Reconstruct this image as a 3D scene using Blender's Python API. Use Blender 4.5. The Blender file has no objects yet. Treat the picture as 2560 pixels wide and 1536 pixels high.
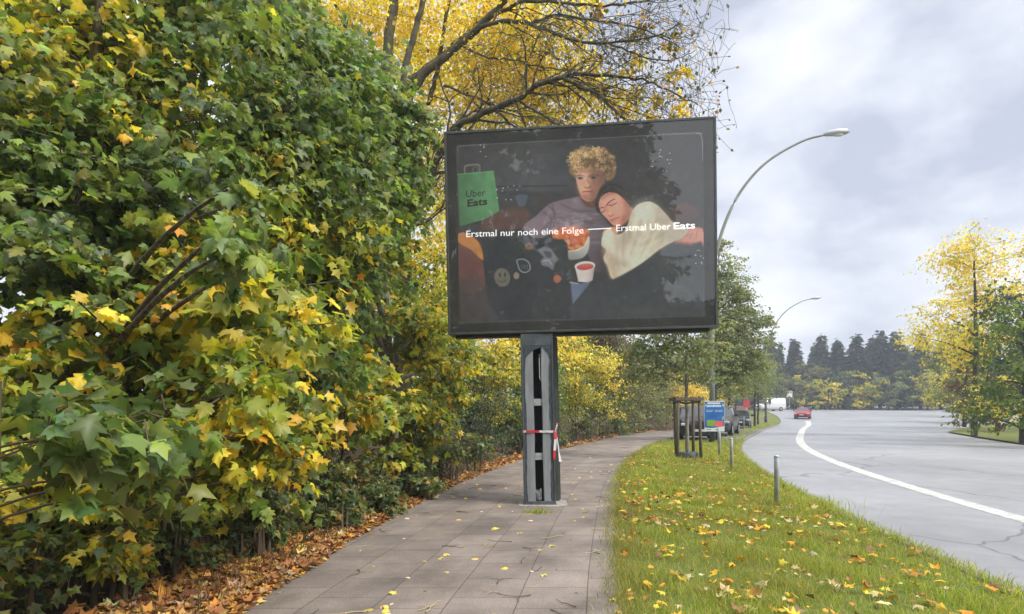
import bpy, bmesh, math, random
import numpy as np
from mathutils import Vector, Matrix

S = bpy.context.scene
COL = S.collection
R = math.radians
rng = np.random.default_rng(7)
random.seed(7)

# ------------------------------------------------------------------ camera
FPX, CAMH, HZN = 1450.0, 1.45, 1026.0          # focal length in photo pixels, eye height, eye-level row
cam = bpy.data.cameras.new('camera')
cam.sensor_fit = 'HORIZONTAL'; cam.sensor_width = 36.0
cam.lens = FPX / 2560 * 36.0
cam.shift_y = (HZN - 768) / 2560
cam.clip_start = 0.05; cam.clip_end = 2000
cam_o = bpy.data.objects.new('camera', cam); COL.objects.link(cam_o)
cam_o.location = (0, 0, CAMH); cam_o.rotation_euler = (R(90), 0, 0)
S.camera = cam_o

# ------------------------------------------------------------------ sky, sun, exposure
SUN_EL, SUN_AZ = 42, 118                        # azimuth clockwise from +Y (view direction) to the right
w = bpy.data.worlds.new('World'); S.world = w; w.use_nodes = True
nt = w.node_tree; nt.nodes.clear()
def N(t, **k):
    n = nt.nodes.new(t)
    for a, b in k.items(): setattr(n, a, b)
    return n
out = N('ShaderNodeOutputWorld'); bg = N('ShaderNodeBackground'); bg.inputs['Strength'].default_value = 0.1
sky = N('ShaderNodeTexSky', sky_type='NISHITA'); sky.sun_disc = False
sky.sun_elevation = R(SUN_EL); sky.sun_rotation = R(SUN_AZ); sky.air_density = 1.2; sky.dust_density = 2
tc = N('ShaderNodeTexCoord'); sp = N('ShaderNodeSeparateXYZ'); nt.links.new(tc.outputs['Generated'], sp.inputs[0])
no = N('ShaderNodeTexNoise'); no.inputs['Scale'].default_value = 2.7; no.inputs['Detail'].default_value = 8; no.inputs['Roughness'].default_value = 0.52
no.inputs['Distortion'].default_value = 0.12
vs_ = N('ShaderNodeMapping'); vs_.inputs['Scale'].default_value = (1, 1, 1.9); vs_.inputs['Location'].default_value = (3.1, .4, 1.7); nt.links.new(tc.outputs['Generated'], vs_.inputs[0]); nt.links.new(vs_.outputs[0], no.inputs['Vector'])
rp = N('ShaderNodeValToRGB'); nt.links.new(no.outputs['Fac'], rp.inputs[0])
e = rp.color_ramp.elements
e[0].position = 0.39; e[0].color = (4.2, 4.55, 5.5, 1)
e[1].position = 0.62; e[1].color = (7.7, 7.9, 8.3, 1)
k_ = e.new(0.50); k_.color = (6.1, 6.4, 7.1, 1)
ms = N('ShaderNodeMix', data_type='RGBA'); ms.inputs[0].default_value = 0.93
nt.links.new(sky.outputs[0], ms.inputs[6]); nt.links.new(rp.outputs[0], ms.inputs[7])
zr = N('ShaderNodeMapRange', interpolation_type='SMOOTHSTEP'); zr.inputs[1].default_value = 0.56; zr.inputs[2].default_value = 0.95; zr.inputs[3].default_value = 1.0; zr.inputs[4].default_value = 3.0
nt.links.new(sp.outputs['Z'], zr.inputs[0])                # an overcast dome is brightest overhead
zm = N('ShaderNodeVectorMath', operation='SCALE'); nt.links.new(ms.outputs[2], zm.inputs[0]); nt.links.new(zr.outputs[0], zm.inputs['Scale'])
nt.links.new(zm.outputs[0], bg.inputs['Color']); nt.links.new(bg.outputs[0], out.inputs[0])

sl = bpy.data.lights.new('sun', 'SUN'); sl.energy = 2.5; sl.angle = R(20); sl.color = (1, 0.95, 0.87)
so = bpy.data.objects.new('sun', sl); COL.objects.link(so)
sd = Vector((math.sin(R(SUN_AZ)) * math.cos(R(SUN_EL)), math.cos(R(SUN_AZ)) * math.cos(R(SUN_EL)), math.sin(R(SUN_EL))))
so.rotation_euler = sd.to_track_quat('Z', 'Y').to_euler(); so.location = (30, -15, 40)

S.view_settings.view_transform = 'Standard'; S.view_settings.look = 'None'
S.view_settings.gamma = 1.0; S.view_settings.exposure = 0.58
cy = S.cycles
cy.max_bounces = 8; cy.diffuse_bounces = 4; cy.glossy_bounces = 3; cy.transmission_bounces = 4; cy.transparent_max_bounces = 8
cy.caustics_reflective = False; cy.caustics_refractive = False
cy.use_denoising = True; cy.denoiser = 'OPENIMAGEDENOISE'; cy.denoising_input_passes = 'RGB_ALBEDO_NORMAL'

# ------------------------------------------------------------------ helpers
def P(px, py, Y):
    """point at depth Y metres seen at photo pixel (px, py)"""
    return np.array([(px - 1280) / FPX * Y, Y, CAMH - (py - HZN) / FPX * Y])
def rise(Y):
    return np.maximum(0, 0.03 * (np.asarray(Y, float) - 60))
def tag(o, label=None, cat=None, group=None, kind=None):
    if label: o['label'] = label
    if cat: o['category'] = cat
    if group: o['group'] = group
    if kind: o['kind'] = kind
    return o
def empty(name, loc=(0, 0, 0), rot=(0, 0, 0)):
    o = bpy.data.objects.new(name, None); COL.objects.link(o)
    o.location = loc; o.rotation_euler = rot; o.empty_display_size = 0.2
    return o
def thing(name, label, cat, loc=(0, 0, 0), rot=(0, 0, 0), group=None):
    return tag(empty(name, loc, rot), label, cat, group)
def link(name, me, mat=None, parent=None, smooth=False):
    o = bpy.data.objects.new(name, me); COL.objects.link(o)
    if mat is not None: me.materials.append(mat)
    if parent is not None: o.parent = parent
    if smooth: me.polygons.foreach_set('use_smooth', np.ones(len(me.polygons), bool))
    return o
def mesh_np(name, V, F, cols=None, uv=None):
    """V (n,3); F (m,k) with a fixed k; cols (n,3) per vertex"""
    me = bpy.data.meshes.new(name)
    V = np.asarray(V, np.float32); F = np.asarray(F, np.int32); k = F.shape[1]
    me.vertices.add(len(V)); me.vertices.foreach_set('co', V.ravel())
    me.loops.add(F.size); me.loops.foreach_set('vertex_index', F.ravel())
    me.polygons.add(len(F)); me.polygons.foreach_set('loop_start', np.arange(0, F.size, k, dtype=np.int32))
    me.polygons.foreach_set('loop_total', np.full(len(F), k, np.int32))
    if cols is not None:
        a = me.color_attributes.new('tint', 'FLOAT_COLOR', 'POINT')
        c = np.ones((len(V), 4), np.float32); c[:, :3] = cols
        a.data.foreach_set('color', c.ravel())
    if uv is not None:
        l = me.uv_layers.new(name='uv')
        l.data.foreach_set('uv', np.asarray(uv, np.float32)[F.ravel()].ravel())
    me.update(calc_edges=True)
    return me
def copy_tree(o, parent=None):
    c = o.copy(); COL.objects.link(c)
    if parent is not None: c.parent = parent
    for ch in list(o.children): copy_tree(ch, c)
    return c

class MB:
    """collects boxes, tubes and sheets of one part and links them as one mesh"""
    def __init__(s): s.bm = bmesh.new()
    def box(s, lo, hi, bev=0.0, rot=None, piv=None):
        lo = Vector(lo); hi = Vector(hi)
        g = bmesh.ops.create_cube(s.bm, size=1.0, matrix=Matrix.Translation((lo + hi) / 2) @ Matrix.Diagonal(((hi - lo).x, (hi - lo).y, (hi - lo).z, 1)))
        vs = g['verts']
        if rot is not None: bmesh.ops.rotate(s.bm, cent=Vector(piv) if piv else (lo + hi) / 2, matrix=rot, verts=vs)
        if bev > 0:
            ed = list({e for v in vs for e in v.link_edges})
            bmesh.ops.bevel(s.bm, geom=ed, offset=bev, segments=2, affect='EDGES', profile=0.5)
        return s
    def tube(s, pts, rad, n=8, cap=True):
        pts = [Vector(p) for p in pts]
        if not hasattr(rad, '__len__'): rad = [rad] * len(pts)
        rings = []; up = Vector((0, 0, 1))
        for i, p in enumerate(pts):
            t = (pts[min(i + 1, len(pts) - 1)] - pts[max(i - 1, 0)]).normalized()
            a = t.cross(up if abs(t.z) < 0.9 else Vector((1, 0, 0))).normalized(); b = t.cross(a)
            rings.append([s.bm.verts.new(p + (a * math.cos(2 * math.pi * j / n) + b * math.sin(2 * math.pi * j / n)) * rad[i]) for j in range(n)])
        for r0, r1 in zip(rings, rings[1:]):
            for j in range(n): s.bm.faces.new((r0[j], r0[(j + 1) % n], r1[(j + 1) % n], r1[j]))
        if cap:
            s.bm.faces.new(rings[0]); s.bm.faces.new(rings[-1][::-1])
        return s
    def cyl(s, a, b, r, n=12): return s.tube([a, b], [r, r], n)
    def prism(s, poly, axis, d0, d1):
        """poly in the two other axes, extruded along axis from d0 to d1"""
        def mk(p, d):
            return {'y': (p[0], d, p[1]), 'x': (d, p[0], p[1]), 'z': (p[0], p[1], d)}[axis]
        A = [s.bm.verts.new(mk(p, d0)) for p in poly]; B = [s.bm.verts.new(mk(p, d1)) for p in poly]
        n = len(poly)
        s.bm.faces.new(A); s.bm.faces.new(B[::-1])
        for i in range(n): s.bm.faces.new((A[i], B[i], B[(i + 1) % n], A[(i + 1) % n]))
        return s
    def ico(s, c, r, sub=2, sc=(1, 1, 1), jit=0):
        g = bmesh.ops.create_icosphere(s.bm, subdivisions=sub, radius=1)
        for v in g['verts']:
            k = 1 + random.uniform(-jit, jit)
            v.co = Vector((c[0] + v.co.x * r * sc[0] * k, c[1] + v.co.y * r * sc[1] * k, c[2] + v.co.z * r * sc[2] * k))
        return s
    def build(s, name, mat, parent=None, smooth=False):
        bmesh.ops.recalc_face_normals(s.bm, faces=s.bm.faces)
        me = bpy.data.meshes.new(name); s.bm.to_mesh(me); s.bm.free()
        return link(name, me, mat, parent, smooth)

# ------------------------------------------------------------------ materials
def mat_new(name):
    m = bpy.data.materials.new(name); m.use_nodes = True
    t = m.node_tree; b = t.nodes['Principled BSDF']
    return m, t, b
def mat(name, col, rough=0.6, metal=0.0, noise=0.0, scale=8.0, spec=0.4, col2=None, bump=0.0, stretch=None, coat=0.0):
    m, t, b = mat_new(name)
    b.inputs['Base Color'].default_value = (*col, 1); b.inputs['Roughness'].default_value = rough
    b.inputs['Metallic'].default_value = metal; b.inputs['Specular IOR Level'].default_value = spec
    b.inputs['Coat Weight'].default_value = coat
    if noise > 0 or col2 is not None:
        c = t.nodes.new('ShaderNodeTexCoord'); n = t.nodes.new('ShaderNodeTexNoise')
        n.inputs['Scale'].default_value = scale; n.inputs['Detail'].default_value = 6; n.inputs['Roughness'].default_value = 0.62
        src = c.outputs['Object']
        if stretch:
            mp = t.nodes.new('ShaderNodeMapping'); mp.inputs['Scale'].default_value = stretch
            t.links.new(src, mp.inputs[0]); src = mp.outputs[0]
        t.links.new(src, n.inputs['Vector'])
        r = t.nodes.new('ShaderNodeValToRGB')
        c2 = col2 if col2 is not None else tuple(max(0, x * (1 - noise)) for x in col)
        c1 = col if col2 is not None else tuple(x * (1 + noise) for x in col)
        r.color_ramp.elements[0].position = 0.38; r.color_ramp.elements[0].color = (*c2, 1)
        r.color_ramp.elements[1].position = 0.62; r.color_ramp.elements[1].color = (*c1, 1)
        t.links.new(n.outputs['Fac'], r.inputs[0]); t.links.new(r.outputs[0], b.inputs['Base Color'])
        if bump > 0:
            bp = t.nodes.new('ShaderNodeBump'); bp.inputs['Strength'].default_value = bump; bp.inputs['Distance'].default_value = 0.01
            t.links.new(n.outputs['Fac'], bp.inputs['Height']); t.links.new(bp.outputs[0], b.inputs['Normal'])
    return m
def leaf_mat(name, trans=0.35, gain=1.5, rough=0.5, spec=0.35):
    m, t, b = mat_new(name)
    a = t.nodes.new('ShaderNodeVertexColor'); a.layer_name = 'tint'
    b.inputs['Roughness'].default_value = rough; b.inputs['Specular IOR Level'].default_value = spec
    t.links.new(a.outputs[0], b.inputs['Base Color'])
    tr = t.nodes.new('ShaderNodeBsdfTranslucent')
    g = t.nodes.new('ShaderNodeMix'); g.data_type = 'RGBA'; g.blend_type = 'MULTIPLY'; g.inputs[0].default_value = 1
    g.inputs[7].default_value = (gain, gain, gain * 0.6, 1)
    t.links.new(a.outputs[0], g.inputs[6]); t.links.new(g.outputs[2], tr.inputs[0])
    mx = t.nodes.new('ShaderNodeMixShader'); mx.inputs[0].default_value = trans
    t.links.new(b.outputs[0], mx.inputs[1]); t.links.new(tr.outputs[0], mx.inputs[2])
    t.links.new(mx.outputs[0], t.nodes['Material Output'].inputs[0])
    return m
def tint_mat(name, rough=0.6, spec=0.3, glow=0.0):
    m, t, b = mat_new(name)
    a = t.nodes.new('ShaderNodeVertexColor'); a.layer_name = 'tint'
    b.inputs['Roughness'].default_value = rough; b.inputs['Specular IOR Level'].default_value = spec
    t.links.new(a.outputs[0], b.inputs['Base Color'])
    if glow > 0:                                            # a poster lit from behind by its case
        t.links.new(a.outputs[0], b.inputs['Emission Color']); b.inputs['Emission Strength'].default_value = glow
    return m

M_LEAF = leaf_mat('leaf_blade', .42, 1.6, .45, .5)
M_YLEAF = leaf_mat('leaf_golden', .58, 1.55, .55, .25)
M_FAR = leaf_mat('leaf_far', 0.4, 1.5, 0.7, 0.2)
M_LITTER = leaf_mat('dry_leaf', 0.12, 1.2, 0.75, 0.2)
M_GRASS = leaf_mat('grass_blade', 0.38, 1.5, 0.6, 0.25)
M_BARK = mat('bark_grey', (0.13, 0.11, 0.085), 0.9, noise=0.5, scale=6, bump=0.6, stretch=(4, 4, 1))
M_BARKD = mat('bark_dark', (0.045, 0.036, 0.027), 0.9, noise=0.45, scale=7, bump=0.6, stretch=(4, 4, 1))
M_BARKP = mat('bark_pale', (0.30, 0.27, 0.22), 0.85, noise=0.35, scale=6, bump=0.4, stretch=(3, 3, 1), col2=(0.13, 0.12, 0.09))
M_BARKM = mat('bark_mossy', (0.12, 0.11, 0.06), 0.9, scale=5, bump=0.6, col2=(0.05, 0.043, 0.03))
M_TWIG = mat('twig', (0.10, 0.075, 0.045), 0.9)

# ------------------------------------------------------------------ foliage machinery
def unit(a): return a / np.maximum(1e-9, np.linalg.norm(a, axis=-1, keepdims=True))
def template(lod):
    if lod == 0:
        h = [(0, 0), (.20, -.09), (.40, .0), (.31, .15), (.55, .31), (.43, .41), (.46, .57), (.25, .52), (.23, .74), (.11, .80), (0, 1.04)]
    elif lod == 1:
        h = [(0, 0), (.38, -.02), (.27, .18), (.53, .46), (.22, .52), (0, 1.03)]
    elif lod == 2:
        h = [(0, 0), (.36, .30), (.30, .62), (0, 1.0)]
    else:
        h = [(0, 0), (.36, .45), (0, 1.0)]
    o = h + [(-x, y) for x, y in h[-2:0:-1]]
    if lod == 3: V = np.array(o, float); F = np.array([(0, 1, 2), (0, 2, 3)])
    else:
        V = np.array(o + [(0, .34)], float); n = len(o); F = np.array([(n, i, (i + 1) % n) for i in range(n)])
    return V, F
def leaves_mesh(name, pos, tip, nrm, size, col, lod, curl=0.25):
    """one mesh of many separate leaf blades"""
    T, F = template(lod); n = len(pos); k = len(T)
    V = unit(tip); W = nrm - (nrm * V).sum(1, keepdims=True) * V; W = unit(W); U = np.cross(V, W)
    cu = curl * (0.2 + 1.0 * rng.random((n, 1)) + 1.6 * (rng.random((n, 1)) < .18))
    x = T[None, :, 0] * np.ones((n, 1)); y = T[None, :, 1] * np.ones((n, 1))
    z = -cu * (y - .3) ** 2 - (cu * 1.3) * np.abs(x) ** 1.5 + 0.05 * rng.standard_normal((n, k)) * (lod < 2)
    s = size[:, None]
    co = pos[:, None, :] + (x * s)[..., None] * U[:, None] + (y * s)[..., None] * V[:, None] + (z * s)[..., None] * W[:, None]
    FF = (F[None] + (np.arange(n) * k)[:, None, None]).reshape(-1, 3)
    cc = np.repeat(col, k, axis=0)
    if lod == 0:                                            # paler midrib at the blade's middle
        cc = cc.reshape(n, k, 3).copy(); cc[:, -1] = cc[:, -1] * 1.25; cc = cc.reshape(-1, 3)
    if lod < 2 and n > 60:                                  # lobes turn yellow or brown before the middle does
        cc = cc.reshape(n, k, 3).copy(); rim = np.zeros((n, k, 1)); turn = (rng.random(n) < .17) * rng.random(n)
        rim[:, :-1, 0] = turn[:, None] * (.3 + .7 * rng.random((n, k - 1)))
        aim = np.where(rng.random((n, 1, 1)) < .75, np.array([[[.50, .42, .06]]]), np.array([[[.26, .14, .06]]]))
        cc = cc * (1 - .75 * rim) + aim * .75 * rim; cc *= (.86 + .28 * rng.random((n, k, 1))); cc = cc.reshape(-1, 3)
    return mesh_np(name, co.reshape(-1, 3), FF, cc)
PAL = {
    'green': [((.09, .14, .035), 5), ((.13, .19, .04), 4), ((.07, .11, .034), 3), ((.22, .27, .045), 2), ((.40, .38, .05), .9)],
    'maple': [((.125, .185, .050), 5), ((.175, .24, .058), 4), ((.092, .145, .052), 3.2), ((.26, .32, .058), 2.0), ((.50, .45, .05), .28)],
    'mapley': [((.18, .24, .045), 4), ((.31, .36, .055), 4), ((.54, .49, .055), 3), ((.12, .17, .045), 2.6), ((.76, .58, .06), 2.2), ((.64, .36, .04), .4)],
    'yellow': [((.77, .61, .085), 5), ((.73, .53, .07), 3), ((.81, .69, .15), 3), ((.53, .50, .08), 2.4), ((.64, .39, .045), .8), ((.32, .34, .055), 1.2)],
    'yelgreen': [((.58, .50, .05), 4), ((.38, .40, .05), 3), ((.20, .25, .04), 3), ((.74, .57, .06), 3), ((.12, .165, .035), 2)],
    'dark': [((.055, .095, .04), 5), ((.08, .125, .046), 4), ((.04, .07, .034), 3), ((.15, .19, .05), .8)],
    'street': [((.18, .215, .088), 5), ((.235, .265, .105), 4), ((.14, .17, .075), 3), ((.38, .35, .10), .8), ((.54, .42, .07), .25)],
    'olive': [((.18, .19, .065), 5), ((.24, .24, .075), 3), ((.12, .14, .05), 3), ((.40, .35, .07), 1), ((.18, .12, .055), .8)],
    'brown': [((.10, .062, .040), 5), ((.15, .085, .045), 3), ((.07, .05, .03), 3), ((.14, .13, .04), 2)],
    'sparse': [((.12, .12, .035), 4), ((.45, .30, .04), 3), ((.06, .065, .022), 3), ((.42, .20, .03), 2)],
    'orangeleaf': [((.72, .52, .07), 4), ((.62, .38, .05), 2.2), ((.42, .40, .06), 2), ((.74, .62, .12), 3)],
    'conifer': [((0.036, 0.062, 0.039), 5), ((0.052, 0.083, 0.047), 3), ((0.026, 0.046, 0.029), 3)],
    'bramble': [((.085, .135, .05), 4), ((.13, .175, .055), 4), ((.22, .25, .06), 2.2), ((.065, .10, .045), 3), ((.38, .30, .08), .8), ((.26, .13, .05), .5)],
    'litter': [((.34, .15, .06), 5), ((.46, .20, .06), 4), ((.21, .105, .05), 4), ((.62, .32, .06), 2.6), ((.66, .46, .14), 2), ((.52, .40, .25), 1.8), ((.12, .07, .04), 2)],
    'lawnleaf': [((.62, .30, .035), 3), ((.68, .48, .05), 3), ((.42, .20, .05), 2.5), ((.52, .42, .22), 2), ((.22, .12, .055), 1.4)],
    'paleleaf': [((.60, .50, .20), 4), ((.62, .53, .34), 3), ((.58, .42, .10), 2), ((.42, .30, .14), 1.5)],
    'grass': [((.275, .355, .038), 5), ((.365, .42, .047), 4), ((.20, .28, .032), 3), ((.49, .46, .115), 2.6), ((.52, .42, .2), 1.5)],
}
def pick(pal, n, groups=None, coh=0.6, jit=0.25):
    p = PAL[pal]; C = np.array([c for c, _ in p]); w_ = np.array([x for _, x in p]); w_ = w_ / w_.sum()
    i = rng.choice(len(C), n, p=w_)
    if groups is not None:
        gi = rng.choice(len(C), groups.max() + 1, p=w_)
        i = np.where(rng.random(n) < coh, gi[groups], i)
    return np.clip(C[i] * (1 + jit * (2 * rng.random((n, 1)) - 1)) * (1 + .08 * rng.standard_normal((n, 3))), 0.004, 0.9)
def tubes_mesh(name, lines, n=6):
    """lines: list of (pts (k,3), radii (k,)) -> one mesh of tapered tubes"""
    VV, FF, base = [], [], 0
    for pts, rad in lines:
        pts = np.asarray(pts, float); rad = np.asarray(rad, float); k = len(pts)
        t = np.gradient(pts, axis=0); t = unit(t)
        ref = np.where(np.abs(t[:, 2:3]) < .9, np.array([[0, 0, 1.]]), np.array([[1., 0, 0]]))
        a = unit(np.cross(t, ref)); b = np.cross(t, a)
        th = np.arange(n) * 2 * math.pi / n
        ring = pts[:, None] + rad[:, None, None] * (np.cos(th)[None, :, None] * a[:, None] + np.sin(th)[None, :, None] * b[:, None])
        VV.append(ring.reshape(-1, 3))
        i = np.arange(k - 1)[:, None] * n; j = np.arange(n)[None]
        q = np.stack([i + j, i + (j + 1) % n, i + n + (j + 1) % n, i + n + j], -1).reshape(-1, 4) + base
        FF.append(q); base += k * n
    return mesh_np(name, np.concatenate(VV), np.concatenate(FF))
def bez(a, b, c, k=7):
    t = np.linspace(0, 1, k)[:, None]
    return (1 - t) ** 2 * a + 2 * t * (1 - t) * b + t ** 2 * c
def smooth_line(pts, k=5, wob=0.0):
    pts = np.asarray(pts, float)
    if len(pts) < 3: 
        t = np.linspace(0, 1, k + 1)[:, None]; o = pts[0] * (1 - t) + pts[-1] * t
    else:
        q = np.vstack([2 * pts[0] - pts[1], pts, 2 * pts[-1] - pts[-2]]); o = []
        for i in range(1, len(q) - 2):
            for t in np.linspace(0, 1, k, endpoint=False):
                p0, p1, p2, p3 = q[i - 1:i + 3]
                o.append(.5 * ((2 * p1) + (-p0 + p2) * t + (2 * p0 - 5 * p1 + 4 * p2 - p3) * t * t + (-p0 + 3 * p1 - 3 * p2 + p3) * t ** 3))
        o.append(q[-2]); o = np.array(o)
    if wob: o[1:-1] += wob * rng.standard_normal((len(o) - 2, 3))
    return o
def scatter(clumps, n, spray=26, sprad=.32, down=.55, outw=.6, up=.6, shoots=.22, reach=.35):
    """leaf positions in drooping sprays through each clump: (pos, tip, normal, spray id, clump id, sprays)"""
    C = np.array([c[:3] for c in clumps]); Rr = np.array([c[3] for c in clumps])
    w_ = Rr ** 2; w_ = w_ / w_.sum(); ns = max(len(clumps), n // spray)
    ci = rng.choice(len(clumps), ns, p=w_)
    d = unit(rng.standard_normal((ns, 3))); d[:, 2] *= .85
    sh = rng.random(ns) < shoots                                      # long shoots that break the outline
    r = Rr[ci] * np.where(sh, 1.0 + reach * rng.random(ns), 0.30 + 0.70 * rng.random(ns) ** .6)
    sc = C[ci] + d * r[:, None]
    q = sc * 4.6 + 1.7 * np.sin(sc[:, [1, 2, 0]] * 2.3)
    keep = (np.sin(q[:, 0]) * np.sin(q[:, 1] + 1) * np.sin(q[:, 2] + 2) > -.22) | (rng.random(ns) < .25)
    ci, d, r, sc, sh = ci[keep], d[keep], r[keep], sc[keep], sh[keep]; ns = len(ci)
    ax = unit(d * np.array([1, 1, .4]) + .5 * rng.standard_normal((ns, 3)) * np.array([1, 1, .4]) + np.array([0, 0, .05]))
    ax[:, 2] -= .35; ax = unit(ax)
    sid = np.repeat(np.arange(ns), spray); m = len(sid)
    side = unit(np.cross(ax, np.array([[0, 0, 1.]])))
    u = rng.random(m) * 2 - 1; v = rng.standard_normal(m) * .45
    L = (np.minimum(sprad, Rr[ci] * .55) * np.where(sh, 1.35, 1))[sid]
    pos = sc[sid] + ax[sid] * (u * L)[:, None] + side[sid] * (v * L * np.where(sh, .45, 1)[sid])[:, None] + .12 * L[:, None] * rng.standard_normal((m, 3))
    o = d[sid]
    tip = ax[sid] * .5 + side[sid] * np.sign(v)[:, None] * .45 + o * outw * .5 + np.array([0, 0, -down]) + .45 * rng.standard_normal((m, 3))
    nr = o * outw + np.array([0, 0, up]) + .62 * rng.standard_normal((m, 3))
    return pos, tip, nr, sid, ci[sid], (sc, ax, L[::spray], ci)
def plant(name, label, cat, base, trunk, clumps, n, size, pal, lod, bark, group=None, mat_leaf=None, woody=('trunk', 'crown'), limbs=True,
          twigs=True, spray=26, sprad=.32, coh=.6, curl=.25, down=.55, zmin=.03, extra=None, limb_r=.35, shoots=.22, reach=.35):
    """a tree or shrub: woody part (trunk, limbs, twigs) and a crown of single leaves"""
    base = np.asarray(base, float)
    root = thing(name, label, cat, base, group=group)
    lines = []
    tp = np.array([t[:3] for t in trunk], float); tr = np.array([t[3] for t in trunk], float)
    if len(tp) > 2:
        ip = smooth_line(tp, 5, .01); ir = np.interp(np.linspace(0, 1, len(ip)), np.linspace(0, 1, len(tr)), tr)
    else:
        ip = smooth_line(tp, 6, .01); ir = np.linspace(tr[0], tr[-1], len(ip))
    lines.append((ip, ir))
    if extra: lines += extra
    if limbs:
        for c in clumps:
            q = np.array(c[:3]); dd = np.linalg.norm((ip - q) * np.array([1, 1, 1.0]) , axis=1) + .8 * np.maximum(0, ip[:, 2] - q[2] + .3 * np.linalg.norm((ip - q)[:, :2], axis=1))
            i = int(np.argmin(dd)); a = ip[i]; mid = a * .45 + q * .55 + np.array([0, 0, .12 * np.linalg.norm(q - a)])
            b_ = bez(a, mid, q); r0 = min(ir[i] * .6, .02 + limb_r * .1 * np.linalg.norm(q - a) ** .6)
            lines.append((b_, np.linspace(r0, .008, len(b_))))
    pos, tip, nr, sid, cid, (sc, ax, L, ci) = scatter(clumps, n, spray, sprad, down, shoots=shoots, reach=reach)
    if twigs:
        C = np.array([c[:3] for c in clumps])
        for k in range(0, len(sc), 2 if len(sc) < 700 else 4):
            a = C[ci[k]]; b_ = sc[k] - ax[k] * L[k]; c_ = sc[k] + ax[k] * L[k] * .9
            lines.append((np.array([a + (b_ - a) * .35, b_, sc[k], c_]), np.array([.009, .006, .004, .002])))
    ok = pos[:, 2] > zmin
    pos, tip, nr, sid, cid = pos[ok], tip[ok], nr[ok], sid[ok], cid[ok]
    m = len(pos)
    cl_pal = [c[4] if len(c) > 4 else pal for c in clumps]
    col = np.zeros((m, 3))
    for p in sorted(set(cl_pal)):
        sel = np.isin(cid, [i for i, q in enumerate(cl_pal) if q == p])
        if sel.any(): col[sel] = pick(p, int(sel.sum()), sid[sel], coh)
    sz = size * (.42 + .95 * rng.random(m) ** 1.2)
    link(woody[0], tubes_mesh(woody[0], [(p - base, r) for p, r in lines], 6), bark, root, True)
    link(woody[1], leaves_mesh(woody[1], pos - base, tip, nr, sz, col, lod, curl), mat_leaf or M_LEAF, root)
    return root

# ------------------------------------------------------------------ ground, path, road
def interp(tab, pad=14):
    a = np.array(tab, float); g = np.arange(a[0, 0], a[-1, 0] + .01, .25); v = np.interp(g, a[:, 0], a[:, 1])
    for _ in range(2):
        vv = np.r_[v[0] - (v[1] - v[0]) * np.arange(pad, 0, -1), v, v[-1] + (v[-1] - v[-2]) * np.arange(1, pad + 1)]; v = np.convolve(vv, np.ones(2 * pad + 1) / (2 * pad + 1), 'valid')
    return lambda y: np.interp(y, g, v)
path_l = interp(tab=[(-14, -2.6), (2, -2.12), (4.12, -1.99), (6.8, -1.83), (8.34, -1.64), (12, -1.0), (17.1, .165), (20.5, 1.35), (24.2, 2.8), (30, 4.9), (35.6, 7.2), (43.8, 12.3), (60, 22.5)], pad=5)
path_r = interp(tab=[(-14, -.2), (2, .55), (4.12, .776), (6.8, 1.23), (10.8, 1.95), (13.65, 2.57), (16.5, 3.3), (19.6, 4.25), (24, 5.8), (27.7, 7.2), (36, 11.3), (43.8, 16.3), (60, 25.5)], pad=5)
kerb_x = interp([(-14, 2.2), (4, 3.75), (9.18, 4.57), (13, 5.5), (17.1, 6.75), (21.7, 8.3), (27.3, 10.5), (33, 13.4), (36.9, 15.9), (48, 20.8), (60, 28), (80, 37), (110, 48), (170, 72)], pad=30)
def sheet(name, Ys, fl, fr, z, m, nc=6, kind='structure', uvf=None):
    Ys = np.asarray(Ys, float); xl = fl(Ys); xr = fr(Ys); t = np.linspace(0, 1, nc + 1)
    X = xl[:, None] + (xr - xl)[:, None] * t; Yg = np.repeat(Ys[:, None], nc + 1, 1)
    zz = z + rise(Yg)
    V = np.stack([X, Yg, zz], -1).reshape(-1, 3); c = nc + 1
    i = np.arange(len(Ys) - 1)[:, None] * c; j = np.arange(nc)[None]
    F = np.stack([i + j, i + j + 1, i + c + j + 1, i + c + j], -1).reshape(-1, 4)
    uv = None
    if uvf: uv = uvf(X, Yg).reshape(-1, 2)
    o = link(name, mesh_np(name, V, F, uv=uv), m)
    return tag(o, kind=kind)
def k(v): return lambda y: np.full_like(np.asarray(y, float), v)

def ground_mat(name, cols, scale, scale2=None, bump=.4, rough=.9):
    m, t, b = mat_new(name); b.inputs['Roughness'].default_value = rough; b.inputs['Specular IOR Level'].default_value = .2
    c = t.nodes.new('ShaderNodeTexCoord'); n = t.nodes.new('ShaderNodeTexNoise'); n.inputs['Scale'].default_value = scale
    n.inputs['Detail'].default_value = 9; n.inputs['Roughness'].default_value = .68
    t.links.new(c.outputs['Object'], n.inputs['Vector']); r = t.nodes.new('ShaderNodeValToRGB')
    r.color_ramp.elements[0].position = .3; r.color_ramp.elements[0].color = (*cols[0], 1)
    r.color_ramp.elements[1].position = .7; r.color_ramp.elements[1].color = (*cols[-1], 1)
    for i, cc in enumerate(cols[1:-1]):
        e_ = r.color_ramp.elements.new(.3 + .4 * (i + 1) / (len(cols) - 1)); e_.color = (*cc, 1)
    t.links.new(n.outputs['Fac'], r.inputs[0]); t.links.new(r.outputs[0], b.inputs['Base Color'])
    bp = t.nodes.new('ShaderNodeBump'); bp.inputs['Strength'].default_value = bump; bp.inputs['Distance'].default_value = .02
    t.links.new(n.outputs['Fac'], bp.inputs['Height']); t.links.new(bp.outputs[0], b.inputs['Normal'])
    return m
M_SOIL = ground_mat('soil', [(.03, .02, .012), (.075, .045, .025), (.12, .075, .04)], 9)
M_TURF = ground_mat('turf', [(.06, .085, .018), (.12, .15, .03), (.16, .14, .05)], 14)
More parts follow.
